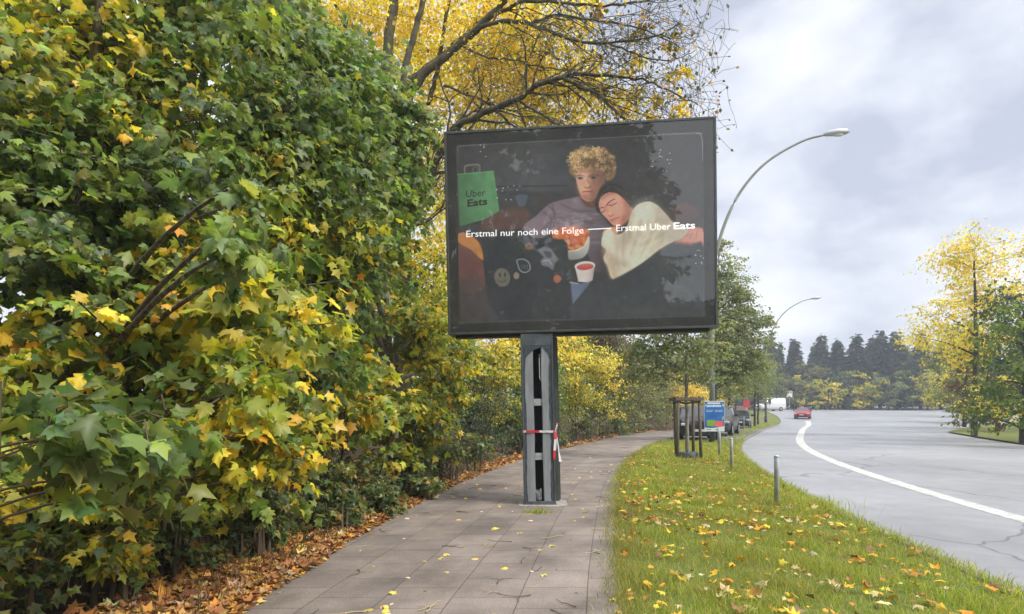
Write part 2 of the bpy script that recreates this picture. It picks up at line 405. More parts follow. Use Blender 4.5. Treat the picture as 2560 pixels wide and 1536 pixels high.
M_FARTURF = ground_mat('far_turf', [(.07, .10, .02), (.13, .15, .03), (.20, .14, .05)], 1.2)
def road_mat():
    m, t, b = mat_new('asphalt'); b.inputs['Roughness'].default_value = .55; b.inputs['Specular IOR Level'].default_value = .35
    c = t.nodes.new('ShaderNodeTexCoord'); last = None
    for sc_, lo, hi, p0, p1 in ((.22, .80, 1.12, .35, .65), (2.6, .88, 1.08, .3, .7), (70, .72, 1.2, .25, .75)):
        n = t.nodes.new('ShaderNodeTexNoise'); n.inputs['Scale'].default_value = sc_; n.inputs['Detail'].default_value = 7; n.inputs['Roughness'].default_value = .65
        t.links.new(c.outputs['Object'], n.inputs['Vector']); r = t.nodes.new('ShaderNodeMapRange'); r.inputs[1].default_value = p0; r.inputs[2].default_value = p1; r.inputs[3].default_value = lo; r.inputs[4].default_value = hi
        t.links.new(n.outputs['Fac'], r.inputs[0])
        if last is None: last = r.outputs[0]
        else:
            k_ = t.nodes.new('ShaderNodeMath'); k_.operation = 'MULTIPLY'; t.links.new(last, k_.inputs[0]); t.links.new(r.outputs[0], k_.inputs[1]); last = k_.outputs[0]
    v = t.nodes.new('ShaderNodeTexVoronoi'); v.feature = 'DISTANCE_TO_EDGE'; v.inputs['Scale'].default_value = .32; w_ = t.nodes.new('ShaderNodeTexNoise'); w_.inputs['Scale'].default_value = 1.2; w_.inputs['Detail'].default_value = 4
    t.links.new(c.outputs['Object'], w_.inputs['Vector']); wm = t.nodes.new('ShaderNodeMix'); wm.data_type = 'VECTOR'; wm.inputs[0].default_value = .4; t.links.new(c.outputs['Object'], wm.inputs[4]); t.links.new(w_.outputs['Color'], wm.inputs[5]); t.links.new(wm.outputs[1], v.inputs['Vector'])
    cr = t.nodes.new('ShaderNodeMapRange'); cr.inputs[1].default_value = .002; cr.inputs[2].default_value = .006; cr.inputs[3].default_value = .55; cr.inputs[4].default_value = 1; t.links.new(v.outputs['Distance'], cr.inputs[0])
    k_ = t.nodes.new('ShaderNodeMath'); k_.operation = 'MULTIPLY'; t.links.new(last, k_.inputs[0]); t.links.new(cr.outputs[0], k_.inputs[1])
    cm = t.nodes.new('ShaderNodeVectorMath'); cm.operation = 'SCALE'; cm.inputs[0].default_value = (.285, .285, .288); t.links.new(k_.outputs[0], cm.inputs['Scale']); t.links.new(cm.outputs[0], b.inputs['Base Color'])
    return m
M_ROAD = road_mat()
M_BAY = ground_mat('bay_asphalt', [(.13, .13, .135), (.18, .18, .18)], 2.5, bump=.2, rough=.7)
M_KERB = mat('kerb_stone', (.27, .255, .235), .85, col2=(.12, .11, .09), scale=4, bump=.3)
M_LINE = mat('road_paint', (.58, .57, .51), .6, col2=(.36, .355, .33), scale=7)

def paving_mat():
    m, t, b = mat_new('paving_slabs'); b.inputs['Roughness'].default_value = .8; b.inputs['Specular IOR Level'].default_value = .25
    uv = t.nodes.new('ShaderNodeUVMap'); uv.uv_map = 'uv'
    br = t.nodes.new('ShaderNodeTexBrick'); br.offset = .5; br.offset_frequency = 2
    br.inputs['Color1'].default_value = (.275, .230, .200, 1); br.inputs['Color2'].default_value = (.212, .180, .160, 1)
    br.inputs['Mortar'].default_value = (.11, .09, .074, 1); br.inputs['Scale'].default_value = 1
    br.inputs['Mortar Size'].default_value = .0045; br.inputs['Mortar Smooth'].default_value = .25; br.inputs['Bias'].default_value = 0
    br.inputs['Brick Width'].default_value = .50; br.inputs['Row Height'].default_value = .515
    wn = t.nodes.new('ShaderNodeTexNoise'); wn.inputs['Scale'].default_value = 2.2; wn.inputs['Detail'].default_value = 3
    t.links.new(uv.outputs[0], wn.inputs['Vector'])
    wm = t.nodes.new('ShaderNodeMix'); wm.data_type = 'VECTOR'; wm.inputs[0].default_value = .012
    t.links.new(uv.outputs[0], wm.inputs[4]); t.links.new(wn.outputs['Color'], wm.inputs[5])
    t.links.new(wm.outputs[1], br.inputs['Vector'])
    st = t.nodes.new('ShaderNodeTexNoise'); st.inputs['Scale'].default_value = 1.3; st.inputs['Detail'].default_value = 8; st.inputs['Roughness'].default_value = .65
    t.links.new(uv.outputs[0], st.inputs['Vector'])
    sr = t.nodes.new('ShaderNodeValToRGB'); sr.color_ramp.elements[0].position = .3; sr.color_ramp.elements[0].color = (.52, .51, .49, 1)
    sr.color_ramp.elements[1].position = .68; sr.color_ramp.elements[1].color = (1.2, 1.18, 1.14, 1)
    t.links.new(st.outputs['Fac'], sr.inputs[0])
    fg = t.nodes.new('ShaderNodeTexNoise'); fg.inputs['Scale'].default_value = 60; fg.inputs['Detail'].default_value = 5; fg.inputs['Roughness'].default_value = .7
    t.links.new(uv.outputs[0], fg.inputs['Vector'])
    fr = t.nodes.new('ShaderNodeValToRGB'); fr.color_ramp.elements[0].position = .3; fr.color_ramp.elements[0].color = (.70, .70, .70, 1)
    fr.color_ramp.elements[1].position = .7; fr.color_ramp.elements[1].color = (1.2, 1.2, 1.2, 1)
    t.links.new(fg.outputs['Fac'], fr.inputs[0])
    last = br.outputs['Color']
    for q in (sr, fr):
        mm = t.nodes.new('ShaderNodeMix'); mm.data_type = 'RGBA'; mm.blend_type = 'MULTIPLY'; mm.inputs[0].default_value = 1
        t.links.new(last, mm.inputs[6]); t.links.new(q.outputs[0], mm.inputs[7]); last = mm.outputs[2]
    t.links.new(last, b.inputs['Base Color'])
    bp = t.nodes.new('ShaderNodeBump'); bp.inputs['Strength'].default_value = .5; bp.inputs['Distance'].default_value = .006; bp.invert = True
    t.links.new(br.outputs['Fac'], bp.inputs['Height']); t.links.new(bp.outputs[0], b.inputs['Normal'])
    return m
M_PAVE = paving_mat()

YS = np.concatenate([np.arange(-14, 60, 1.0), np.arange(60, 172, 5.0)])
sheet('ground', np.concatenate([[-60, -14], np.arange(0, 60, 6.), np.arange(60, 420, 15.)]), k(-260), k(320), -.16, M_FARTURF, 10)
sheet('road', YS, lambda y: kerb_x(y) - .05, lambda y: kerb_x(y) + np.interp(y, [-14, 40, 62, 75, 120], [11.5, 13, 26, 60, 130]), -.1, M_ROAD, 8)
sheet('hedge_soil', YS[YS <= 75], k(-70), lambda y: path_l(y) + .03, 0, M_SOIL, 8)
YP = np.concatenate([np.arange(-14, 60.1, .5)])
sheet('footpath', YP, path_l, path_r, .004, M_PAVE, 6, uvf=lambda X, Y: np.stack([Y * 1.015, X - path_r(Y) + 20.6], -1))
sheet('grass_verge', np.arange(-14, 60.1, 1.), lambda y: path_r(y) - .02, lambda y: kerb_x(y) - .14, -.004, M_TURF, 4)
sheet('parking_bay', np.arange(25.8, 58, 1.), lambda y: np.maximum(path_r(y) + .25, kerb_x(y) - 4.2), lambda y: kerb_x(y) - .16, .004, M_BAY, 4)
# kerb stones along the road
Yk = np.arange(-14, 60.5, .5); xk = kerb_x(Yk)
V = []
for (dxk, dz) in ((-.14, -.1), (-.14, .006), (0, .006), (0, -.1)):
    V.append(np.stack([xk + dxk, Yk, np.full_like(Yk, dz)], -1))
V = np.stack(V, 1).reshape(-1, 3); i = np.arange(len(Yk) - 1)[:, None] * 4; j = np.arange(3)[None]
F = np.stack([i + j, i + 4 + j, i + 4 + j + 1, i + j + 1], -1).reshape(-1, 4)
tag(link('kerb', mesh_np('kerb', V, F), M_KERB), kind='structure')
sheet('lane_marking', np.arange(-14, 70, 1.), lambda y: kerb_x(y) + 2.3 + .008 * y, lambda y: kerb_x(y) + 2.57 + .0125 * y, -.096, M_LINE, 1)
sheet('far_verge', np.arange(-14, 62, 2.), lambda y: kerb_x(y) + np.interp(y, [-14, 40, 62], [11.4, 12.9, 22]), k(150), -.02, M_FARTURF, 6)

# ------------------------------------------------------------------ billboard
M_STEEL = mat('slate_steel', (.085, .10, .108), .5, metal=.2, noise=.25, scale=5, bump=.1)
M_RIM = mat('rim_olive_steel', (.085, .09, .08), .45, metal=.3, noise=.15, scale=6)
M_DARK = mat('casing_dark', (.022, .024, .025), .6, noise=.2)
M_BORDER = mat('border_grey', (.026, .025, .026), .6, noise=.12, scale=3)
M_HOLLOW = mat('hollow_dark', (.010, .010, .011), .9)
M_PEEL = mat('peeled_grey_paint', (.27, .285, .295), .6, col2=(.20, .215, .225), scale=3.5, stretch=(5, 5, .7), bump=.25)
M_TORN = mat('torn_edge', (.045, .056, .066), .6, noise=.4, scale=14, bump=.4, stretch=(3, 3, .8))
M_BRACK = mat('bracket_metal', (.42, .42, .42), .45, metal=.4, noise=.2, scale=20)
M_GLASS, t, b = mat_new('display_glass')
t.nodes.remove(b)
tr = t.nodes.new('ShaderNodeBsdfTransparent'); tr.inputs[0].default_value = (.93, .94, .93, 1)
gl = t.nodes.new('ShaderNodeBsdfGlossy'); gl.inputs['Roughness'].default_value = .012
fn = t.nodes.new('ShaderNodeFresnel'); fn.inputs['IOR'].default_value = 1.68
mxs = t.nodes.new('ShaderNodeMixShader'); t.links.new(fn.outputs[0], mxs.inputs[0]); t.links.new(tr.outputs[0], mxs.inputs[1]); t.links.new(gl.outputs[0], mxs.inputs[2])
df = t.nodes.new('ShaderNodeBsdfDiffuse'); df.inputs[0].default_value = (.42, .41, .40, 1)
dn = t.nodes.new('ShaderNodeTexNoise'); dn.inputs['Scale'].default_value = 1.4; dn.inputs['Detail'].default_value = 7; dn.inputs['Roughness'].default_value = .7
dc = t.nodes.new('ShaderNodeTexCoord'); t.links.new(dc.outputs['Object'], dn.inputs['Vector'])
dr = t.nodes.new('ShaderNodeMapRange'); dr.inputs[1].default_value = .3; dr.inputs[2].default_value = .75; dr.inputs[3].default_value = .07; dr.inputs[4].default_value = .15
t.links.new(dn.outputs['Fac'], dr.inputs[0])
mxd = t.nodes.new('ShaderNodeMixShader'); t.links.new(dr.outputs[0], mxd.inputs[0]); t.links.new(mxs.outputs[0], mxd.inputs[1]); t.links.new(df.outputs[0], mxd.inputs[2])
t.links.new(mxd.outputs[0], t.nodes['Material Output'].inputs[0])       # a dusty pane

BW, BH = 4.066, 3.10
bb_base = np.array([.43, 8.95, 0.])
BB = thing('advertising_billboard', 'large dark billboard on a single open grey post in the middle of the footpath', 'billboard', bb_base)
# display head: its own tilted frame
head = empty('display_head'); head.parent = BB
Rh = (Matrix.Rotation(-.0850, 4, 'Z') @ Matrix.Rotation(-.0166, 4, 'Y') @ Matrix.Rotation(.030, 4, 'X'))
head.matrix_local = Matrix.Translation(Vector((1.0088 - bb_base[0], 8.75 - bb_base[1], 4.195))) @ Rh
hw, hh = BW / 2, BH / 2
m_ = MB(); m_.box((-hw + .02, .05, -hh + .02), (hw - .02, .34, hh - .02), .015); m_.build('casing', M_DARK, head)
m_ = MB(); rw = .035
m_.box((-hw, -.004, hh - rw), (hw, .33, hh), .004); m_.box((-hw, -.004, -hh), (hw, .33, -hh + rw), .004)
m_.box((-hw, -.003, -hh + rw + .001), (-hw + rw, .329, hh - rw - .001), .004); m_.box((hw - rw, -.003, -hh + rw + .001), (hw, .329, hh - rw - .001), .004)
m_.build('rim', M_RIM, head)
m_ = MB(); m_.box((-hw + .10, .06, -hh - .045), (hw - .10, .30, -hh - .002), .01); m_.build('bottom_tray', M_DARK, head)

# --- poster artwork: painted in the pixel frame of the panel as seen head-on through its homography
SRC = np.array([[62, 150], [1765, 52], [1762, 1358], [108, 1403]], float)      # panel corners in artwork units
DST = np.array([[-hw, hh], [hw, hh], [hw, -hh], [-hw, -hh]], float)
def homog(a, b):
    A = []
    for (x, y), (u, v) in zip(a, b):
        A.append([x, y, 1, 0, 0, 0, -u * x, -u * y, -u]); A.append([0, 0, 0, x, y, 1, -v * x, -v * y, -v])
    return np.linalg.svd(np.array(A))[2][-1].reshape(3, 3)
H_to = homog(SRC, DST); H_fr = homog(DST, SRC)
def app(H, p):
    p = np.asarray(p, float); q = np.concatenate([p, np.ones(p.shape[:-1] + (1,))], -1) @ H.T
    return q[..., :2] / q[..., 2:]
pc = app(H_to, [[142, 228], [1686, 146], [1680, 1290], [172, 1332]])
pl, pr = pc[[0, 3], 0].mean(), pc[[1, 2], 0].mean(); pt, pb = pc[[0, 1], 1].mean(), pc[[2, 3], 1].mean()
NX, NY = 680, 500
gx = np.linspace(pl, pr, NX); gy = np.linspace(pb, pt, NY)
GX, GY = np.meshgrid(gx, gy); Q = app(H_fr, np.stack([GX, GY], -1).reshape(-1, 2)); qx, qy = Q[:, 0], Q[:, 1]
def lin(c): 
    c = np.asarray(c, float) / 255; return np.where(c < .04045, c / 12.92, ((c + .055) / 1.055) ** 2.4)
ART = np.zeros((len(Q), 3)); rr = np.random.default_rng(3)
def seg_d(ax, ay, bx, by, x, y):
    vx, vy = bx - ax, by - ay; L = vx * vx + vy * vy + 1e-9
    tt = np.clip(((x - ax) * vx + (y - ay) * vy) / L, 0, 1)
    return np.hypot(x - ax - tt * vx, y - ay - tt * vy)
def curve(pts, closed):
    pts = np.asarray(pts, float); n = len(pts); o = []
    rngi = range(n if closed else n - 1)
    for i in rngi:
        p0, p1, p2, p3 = pts[(i - 1) % n] if closed or i > 0 else pts[0], pts[i], pts[(i + 1) % n], pts[(i + 2) % n] if closed or i + 2 < n else pts[-1]
        for t_ in (0, .33, .66):
            o.append(.5 * (2 * p1 + (p2 - p0) * t_ + (2 * p0 - 5 * p1 + 4 * p2 - p3) * t_ ** 2 + (3 * p1 - p0 - 3 * p2 + p3) * t_ ** 3))
    if not closed: o.append(pts[-1])
    return np.array(o)
def blend(sel, a, col):
    c = lin(col) if not callable(col) else col(qx[sel], qy[sel])
    ART[sel] = ART[sel] * (1 - a[:, None]) + c * a[:, None]
def poly(pts, col, soft=4, sm=True, alpha=1.0):
    p = curve(pts, True) if sm else np.asarray(pts, float)
    lo, hi = p.min(0) - 2 * soft - 2, p.max(0) + 2 * soft + 2
    sel = np.where((qx > lo[0]) & (qx < hi[0]) & (qy > lo[1]) & (qy < hi[1]))[0]
    if not len(sel): return
    x, y = qx[sel], qy[sel]; d = np.full(len(sel), 1e9); ins = np.zeros(len(sel), bool)
    for i in range(len(p)):
        a, b_ = p[i], p[(i + 1) % len(p)]
        d = np.minimum(d, seg_d(a[0], a[1], b_[0], b_[1], x, y))
        cr = ((a[1] > y) != (b_[1] > y)) & (x < (b_[0] - a[0]) * (y - a[1]) / (b_[1] - a[1] + 1e-12) + a[0]); ins ^= cr
    sdv = np.where(ins, d, -d); blend(sel, alpha * np.clip(.5 + sdv / (2 * soft), 0, 1), col)
def stroke(pts, col, wd=6, soft=3, alpha=1.0, sm=True):
    p = curve(pts, False) if sm and len(pts) > 2 else np.asarray(pts, float)
    lo, hi = p.min(0) - wd - 2 * soft, p.max(0) + wd + 2 * soft
    sel = np.where((qx > lo[0]) & (qx < hi[0]) & (qy > lo[1]) & (qy < hi[1]))[0]
    if not len(sel): return
    x, y = qx[sel], qy[sel]; d = np.full(len(sel), 1e9)
    for a, b_ in zip(p, p[1:]): d = np.minimum(d, seg_d(a[0], a[1], b_[0], b_[1], x, y))
    blend(sel, alpha * np.clip(.5 + (wd / 2 - d) / (2 * soft), 0, 1), col)
def ell(cx, cy_, rx, ry, col, soft=4, rot=0, alpha=1.0):
    th = np.linspace(0, 2 * math.pi, 22, endpoint=False); c, s_ = math.cos(rot), math.sin(rot)
    poly(np.stack([cx + rx * np.cos(th) * c - ry * np.sin(th) * s_, cy_ + rx * np.cos(th) * s_ + ry * np.sin(th) * c], -1), col, soft, False, alpha)
def glow(cx, cy_, rx, ry, col, a):
    sel = np.arange(len(Q)); blend(sel, a * np.exp(-((qx - cx) / rx) ** 2 - ((qy - cy_) / ry) ** 2), col)

ART[:] = lin((46, 45, 47))
glow(600, 430, 420, 170, (74, 76, 80), .8); glow(420, 320, 300, 120, (60, 58, 58), .6); glow(1250, 420, 260, 200, (52, 50, 52), .6)
glow(900, 1300, 600, 200, (52, 54, 58), .6); glow(1450, 1150, 300, 200, (54, 57, 62), .8)
stroke([(400, 488), (840, 482)], (36, 38, 42), 8, 6); stroke([(430, 530), (800, 540)], (44, 44, 46), 26, 10, .7)
stroke([(560, 400), (860, 395)], (56, 60, 64), 40, 20, .5)
poly([(515, 545), (585, 540), (576, 600), (550, 614), (530, 602)], (82, 92, 102), 6); poly([(660, 540), (735, 540), (740, 640), (655, 640)], (62, 56, 52), 12)
# sofa and cushions
poly([(300, 740), (330, 690), (420, 635), (560, 620), (610, 680), (560, 745), (330, 760)], (88, 62, 54), 14)
ell(1565, 655, 82, 56, (92, 60, 54), 16); poly([(1400, 650), (1680, 640), (1680, 820), (1500, 800)], (60, 52, 52), 25, True, .6)
poly([(160, 850), (230, 875), (310, 950), (335, 1100), (250, 1150), (172, 1100)], (100, 62, 58), 10)
poly([(170, 1060), (340, 1080), (350, 1300), (175, 1310)], (62, 52, 50), 40, True, .8)
poly([(158, 785), (215, 778), (290, 838), (318, 945), (240, 880), (165, 838)], (176, 116, 58), 6)
# carrier bag
poly([(150, 408), (375, 388), (413, 640), (330, 690), (168, 735)], lambda x, y: lin((84, 132, 88)) * (.62 + .4 * np.clip((x - 150) / 200, 0, 1))[:, None] * (1.05 - .25 * np.clip((y - 600) / 130, 0, 1))[:, None], 3, False)
stroke([(197, 402), (196, 362), (240, 352), (284, 354), (288, 394)], (112, 106, 100), 10, 3); stroke([(245, 395), (250, 368), (272, 366), (275, 392)], (92, 88, 84), 7, 3)
stroke([(150, 412), (375, 394)], (100, 160, 104), 4, 3); stroke([(350, 400), (395, 650)], (66, 122, 72), 5, 5, .6)
# man: shirt, neck, face, hair
glow(760, 620, 200, 120, (60, 54, 58), .5)
poly([(562, 742), (640, 672), (720, 600), (790, 575), (860, 560), (920, 552), (1010, 588), (1040, 650), (1090, 720), (1125, 770), (1075, 880), (1060, 1000), (1000, 1010), (960, 900), (840, 820), (770, 762), (650, 815)],
     lambda x, y: lin((122, 106, 114)) * (1.0 - .55 * np.clip((x - 900) / 200, 0, 1) - .3 * np.clip((y - 760) / 150, 0, 1))[:, None], 5)
for pts in ([(720, 610), (760, 660), (700, 740)], [(690, 650), (740, 690), (720, 760)], [(800, 600), (900, 640), (1010, 640)], [(770, 680), (880, 690), (1000, 720)], [(860, 720), (950, 700), (1040, 700)], [(740, 600), (760, 700), (745, 780)]):
    stroke(pts, (80, 68, 76), 8, 7, .75)
for pts in ([(730, 640), (690, 720)], [(790, 640), (870, 660), (960, 668)], [(800, 730), (880, 740)]): stroke(pts, (146, 130, 136), 8, 7, .6)
for _ in range(46):
    x0, y0 = rr.uniform(700, 1040), rr.uniform(610, 840); dx_ = rr.uniform(30, 90); sl_ = rr.uniform(-.25, .3)
    stroke([(x0, y0), (x0 + dx_ * .5, y0 + dx_ * .5 * sl_ + rr.uniform(-8, 8)), (x0 + dx_, y0 + dx_ * sl_)], (74, 62, 70) if rr.random() < .6 else (150, 134, 140), rr.uniform(3, 7), 5, .32)
poly([(925, 545), (1030, 540), (1050, 600), (985, 625), (930, 590)], (96, 62, 52), 8)
poly([(890, 415), (896, 470), (908, 510), (922, 552), (945, 574), (975, 582), (1005, 566), (1035, 520), (1062, 470), (1070, 400), (1010, 360), (930, 365)],
     lambda x, y: lin((206, 150, 124)) * (1.06 - .80 * np.clip((x - 960) / 110, 0, 1) - .12 * np.clip((y - 530) / 50, 0, 1))[:, None], 4)
poly([(985, 375), (1070, 400), (1062, 470), (1035, 520), (1003, 566), (978, 580), (985, 530), (990, 480), (978, 450)], (112, 74, 60), 16, True, .62); poly([(905, 515), (930, 556), (972, 580), (1000, 566), (975, 560), (940, 540)], (140, 92, 74), 8, True, .5); poly([(893, 410), (930, 404), (1000, 402), (1040, 410), (1030, 386), (960, 378), (905, 392)], (120, 82, 62), 8, True, .55)
glow(925, 490, 26, 36, (226, 170, 142), .45); ell(1000, 500, 28, 30, (150, 100, 82), 16, 0, .5)
stroke([(893, 424), (915, 417), (942, 424)], (92, 66, 48), 7, 3); stroke([(970, 424), (1000, 414), (1030, 420)], (84, 60, 46), 7, 3)
ell(917, 436, 19, 8, (112, 86, 78), 3); ell(917, 436, 8, 8, (44, 36, 36), 2); ell(998, 434, 21, 8, (98, 76, 70), 3); ell(997, 434, 8, 8, (40, 33, 33), 2)
stroke([(900, 431), (918, 427), (937, 433)], (58, 42, 38), 4, 2); stroke([(978, 430), (998, 425), (1018, 431)], (54, 40, 36), 4, 2)
stroke([(960, 428), (968, 462), (980, 488)], (150, 100, 80), 9, 5, .8); stroke([(944, 492), (962, 497), (980, 490)], (134, 84, 68), 6, 3); ell(962, 478, 10, 10, (222, 168, 140), 6, 0, .7)
stroke([(932, 522), (958, 519), (990, 521)], (126, 62, 56), 7, 3); stroke([(940, 531), (960, 534), (980, 530)], (186, 112, 98), 7, 4, .8); stroke([(945, 545), (975, 545)], (156, 104, 84), 5, 4, .6)
hair = [(846, 388), (862, 335), (848, 300), (880, 258), (930, 250), (962, 243), (1012, 252), (1060, 240), (1094, 270), (1122, 300), (1138, 355), (1128, 425), (1096, 448), (1076, 440), (1068, 400), (1040, 365), (1000, 388), (950, 376), (915, 396), (892, 400), (890, 432), (868, 420)]
poly(hair, (138, 106, 70), 7)
poly([(930, 300), (1000, 290), (1050, 330), (1010, 372), (950, 372), (915, 350)], (92, 70, 46), 14, True, .8); poly([(1065, 300), (1120, 320), (1130, 400), (1095, 440), (1070, 400)], (96, 74, 52), 14, True, .7)
for _ in range(520):                                                       # wavy locks falling from the crown
    a0 = rr.uniform(0, 2 * math.pi); rad = rr.uniform(.1, 1.0) ** .6
    cx, cyy = 990 + 146 * rad * math.cos(a0), 338 + 96 * rad * math.sin(a0)
    if cyy > 388 and 900 < cx < 1066: continue
    if cyy > 366 and 925 < cx < 1040: continue
    dirn = rr.uniform(0, 6.28); ln = [(cx, cyy)]; tw_ = rr.choice([-1, 1]) * rr.uniform(.5, 1.1)
    for q in range(5): dirn += tw_; ln.append((ln[-1][0] + 6.5 * math.cos(dirn), ln[-1][1] + 6.5 * math.sin(dirn)))
    lightness = rr.random() + .22 * (cyy < 320) + .25 * (cx < 920) - .42 * (cx > 1050) - .25 * (abs(cx - 980) < 60 and cyy > 300)
    colr = (218, 184, 134) if lightness > .72 else (176, 138, 92) if lightness > .36 else (70, 54, 40)
    stroke(ln, colr, rr.uniform(2.0, 5.0), 2.2, .7)
# woman: hair, face
poly([(1008, 600), (1030, 520), (1060, 478), (1120, 468), (1185, 500), (1228, 560), (1252, 640), (1225, 660), (1190, 585), (1140, 545), (1080, 538), (1042, 575), (1036, 620), (1050, 665), (1018, 640)], (34, 31, 32), 6)
for q in range(60):
    t0 = rr.uniform(0, 1); p0 = np.array([1060 + 150 * t0, 480 + 34 * t0 ** 2]); p1 = np.array([1012 + 30 * t0, 585]) if t0 < .4 else np.array([1222 + 18 * rr.random(), 570 + 60 * rr.random()])
    stroke([p0 + rr.uniform(-8, 8, 2), (p0 + p1) / 2 + np.array([0, -14]) + rr.uniform(-8, 8, 2), p1 + rr.uniform(-6, 6, 2)], [(78, 64, 56), (22, 20, 22), (58, 48, 44)][q % 3], 3, 2.5, .55)
poly([(1032, 604), (1048, 555), (1095, 526), (1150, 536), (1198, 580), (1228, 622), (1226, 680), (1196, 712), (1160, 735), (1120, 728), (1085, 690), (1052, 655)],
     lambda x, y: lin((216, 146, 124)) * (1.05 - .42 * np.clip((x - 1160) / 70, 0, 1) - .15 * np.clip((y - 690) / 50, 0, 1))[:, None], 4)
poly([(1180, 560), (1228, 622), (1226, 682), (1196, 714), (1160, 736), (1165, 690), (1190, 640)], (150, 92, 76), 14, True, .6); poly([(1036, 604), (1060, 556), (1100, 528), (1150, 536), (1110, 548), (1070, 574)], (150, 96, 80), 8, True, .45)
glow(1130, 640, 40, 34, (230, 150, 128), .45); glow(1095, 570, 36, 22, (226, 160, 136), .4)
stroke([(1078, 608), (1098, 584), (1130, 566)], (78, 50, 42), 7, 3); stroke([(1036, 628), (1050, 618), (1068, 622)], (86, 56, 46), 6, 3)
ell(1115, 598, 24, 10, (196, 138, 124), 4, -.35); stroke([(1094, 606), (1118, 605), (1142, 590)], (76, 44, 40), 4.5, 2); ell(1056, 640, 15, 9, (196, 138, 122), 4, -.3); stroke([(1042, 648), (1058, 648), (1072, 636)], (76, 44, 40), 4.5, 2)
stroke([(1076, 612), (1086, 640), (1094, 660)], (184, 116, 98), 8, 5, .8); stroke([(1090, 668), (1106, 674), (1122, 664)], (148, 82, 72), 5, 3); ell(1100, 656, 11, 9, (236, 170, 148), 6, 0, .7)
stroke([(1106, 698), (1128, 690), (1156, 678)], (138, 58, 58), 6, 3); stroke([(1112, 706), (1134, 700), (1156, 688)], (198, 112, 104), 8, 4, .85); ell(1236, 640, 10, 22, (178, 112, 92), 6)
for q in range(14): stroke([(1046 + 9 * q, 560 - 4 * q + .4 * (q - 6) ** 2 + rr.uniform(-4, 4)), (1050 + 9 * q + rr.uniform(-10, 10), 534 - 2 * q + .45 * (q - 7) ** 2)], (60, 46, 42), 3, 2.5, .6)
# her hand and sweater, other hand
poly([(1058, 785), (1070, 757), (1130, 738), (1150, 776), (1110, 800)], (200, 138, 112), 5)
poly([(1480, 800), (1540, 790), (1570, 770), (1600, 748), (1676, 752), (1678, 858), (1600, 852), (1530, 840)], (186, 128, 110), 6)
for q in ([(1560, 800), (1590, 785)], [(1592, 812), (1614, 776)], [(1634, 812), (1640, 770)]): stroke(q, (136, 84, 72), 4, 3, .8)
poly([(1512, 830), (1600, 836), (1678, 838), (1678, 862), (1520, 856)], (150, 84, 62), 6, True, .9)
poly([(1232, 660), (1262, 612), (1300, 590), (1350, 583), (1400, 608), (1450, 660), (1512, 730), (1585, 748), (1560, 800), (1470, 842), (1400, 884), (1300, 962), (1200, 1026), (1118, 1062), (1085, 985), (1060, 930), (1078, 885), (1048, 852), (1060, 780), (1100, 752), (1136, 790), (1190, 770), (1215, 720)],
     lambda x, y: lin((206, 193, 172)) * (1.03 - .28 * np.clip((x - 1380) / 180, 0, 1) + .08 * np.clip((900 - y) / 300, -1, 1) * 0 - .25 * np.clip((1300 - x - (y - 600) * .2) / 500, 0, 1) * (y > 820))[:, None], 4)
for pts in ([(1250, 640), (1232, 720), (1222, 800)], [(1130, 790), (1150, 860), (1140, 960)], [(1190, 770), (1178, 880), (1190, 980)], [(1400, 640), (1370, 760), (1300, 900)], [(1480, 740), (1400, 800), (1300, 850)], [(1070, 880), (1120, 870), (1150, 850)], [(1100, 900), (1120, 980), (1135, 1050)], [(1290, 700), (1270, 800), (1230, 900)]):
    stroke(pts, (160, 146, 126), 14, 13, .55)
for pts in ([(1300, 620), (1330, 700), (1310, 800)], [(1160, 800), (1165, 900)], [(1090, 800), (1085, 850)], [(1210, 900), (1240, 980)]): stroke(pts, (224, 212, 192), 20, 16, .5)
poly([(1390, 650), (1450, 670), (1512, 735), (1560, 770), (1470, 840), (1400, 880), (1330, 930), (1400, 780)], (150, 134, 112), 40, True, .45)
poly([(1060, 890), (1110, 900), (1150, 1000), (1140, 1050), (1118, 1062), (1085, 985)], (176, 146, 112), 22, True, .55); poly([(1130, 800), (1200, 770), (1222, 720), (1236, 800), (1190, 900), (1150, 870)], (150, 134, 114), 20, True, .5)
glow(1320, 640, 70, 50, (230, 220, 202), .55); glow(1110, 850, 40, 60, (220, 208, 186), .4)
for _ in range(40):
    x0, y0 = rr.uniform(1100, 1420), rr.uniform(650, 980)
    if (x0 - 1100) / 340 + (y0 - 640) / 420 > 1.25 or x0 < 1240 and y0 < 790: continue
    stroke([(x0, y0), (x0 - 18 + rr.uniform(-8, 8), y0 + 34), (x0 - 30 + rr.uniform(-12, 12), y0 + 72)], (168, 152, 130) if rr.random() < .6 else (222, 210, 188), rr.uniform(4, 9), 6, .3)
# food bowl
poly([(742, 792), (790, 750), (850, 738), (920, 742), (966, 775), (972, 830), (935, 872), (862, 892), (830, 850), (770, 832)], (190, 96, 52), 4)
for _ in range(70):
    cx, cyy = rr.uniform(745, 965), rr.uniform(745, 885)
    if (cx - 870) / 100 * .6 - (cyy - 815) / 70 * 1.0 < -1.0 and cx < 830: continue
    ell(cx, cyy, rr.uniform(7, 17), rr.uniform(5, 11), [(226, 142, 84), (238, 164, 106), (142, 62, 34), (206, 108, 58)][rr.integers(4)], 4, rr.uniform(0, 3), .7)
poly([(838, 888), (880, 884), (938, 858), (970, 800), (974, 850), (956, 906), (916, 936), (845, 938)], lambda x, y: lin((176, 176, 168)) * (1.05 - .5 * np.clip((y - 870) / 70, 0, 1))[:, None], 4)
stroke([(842, 890), (890, 884), (945, 856), (968, 800)], (216, 206, 192), 6, 3)
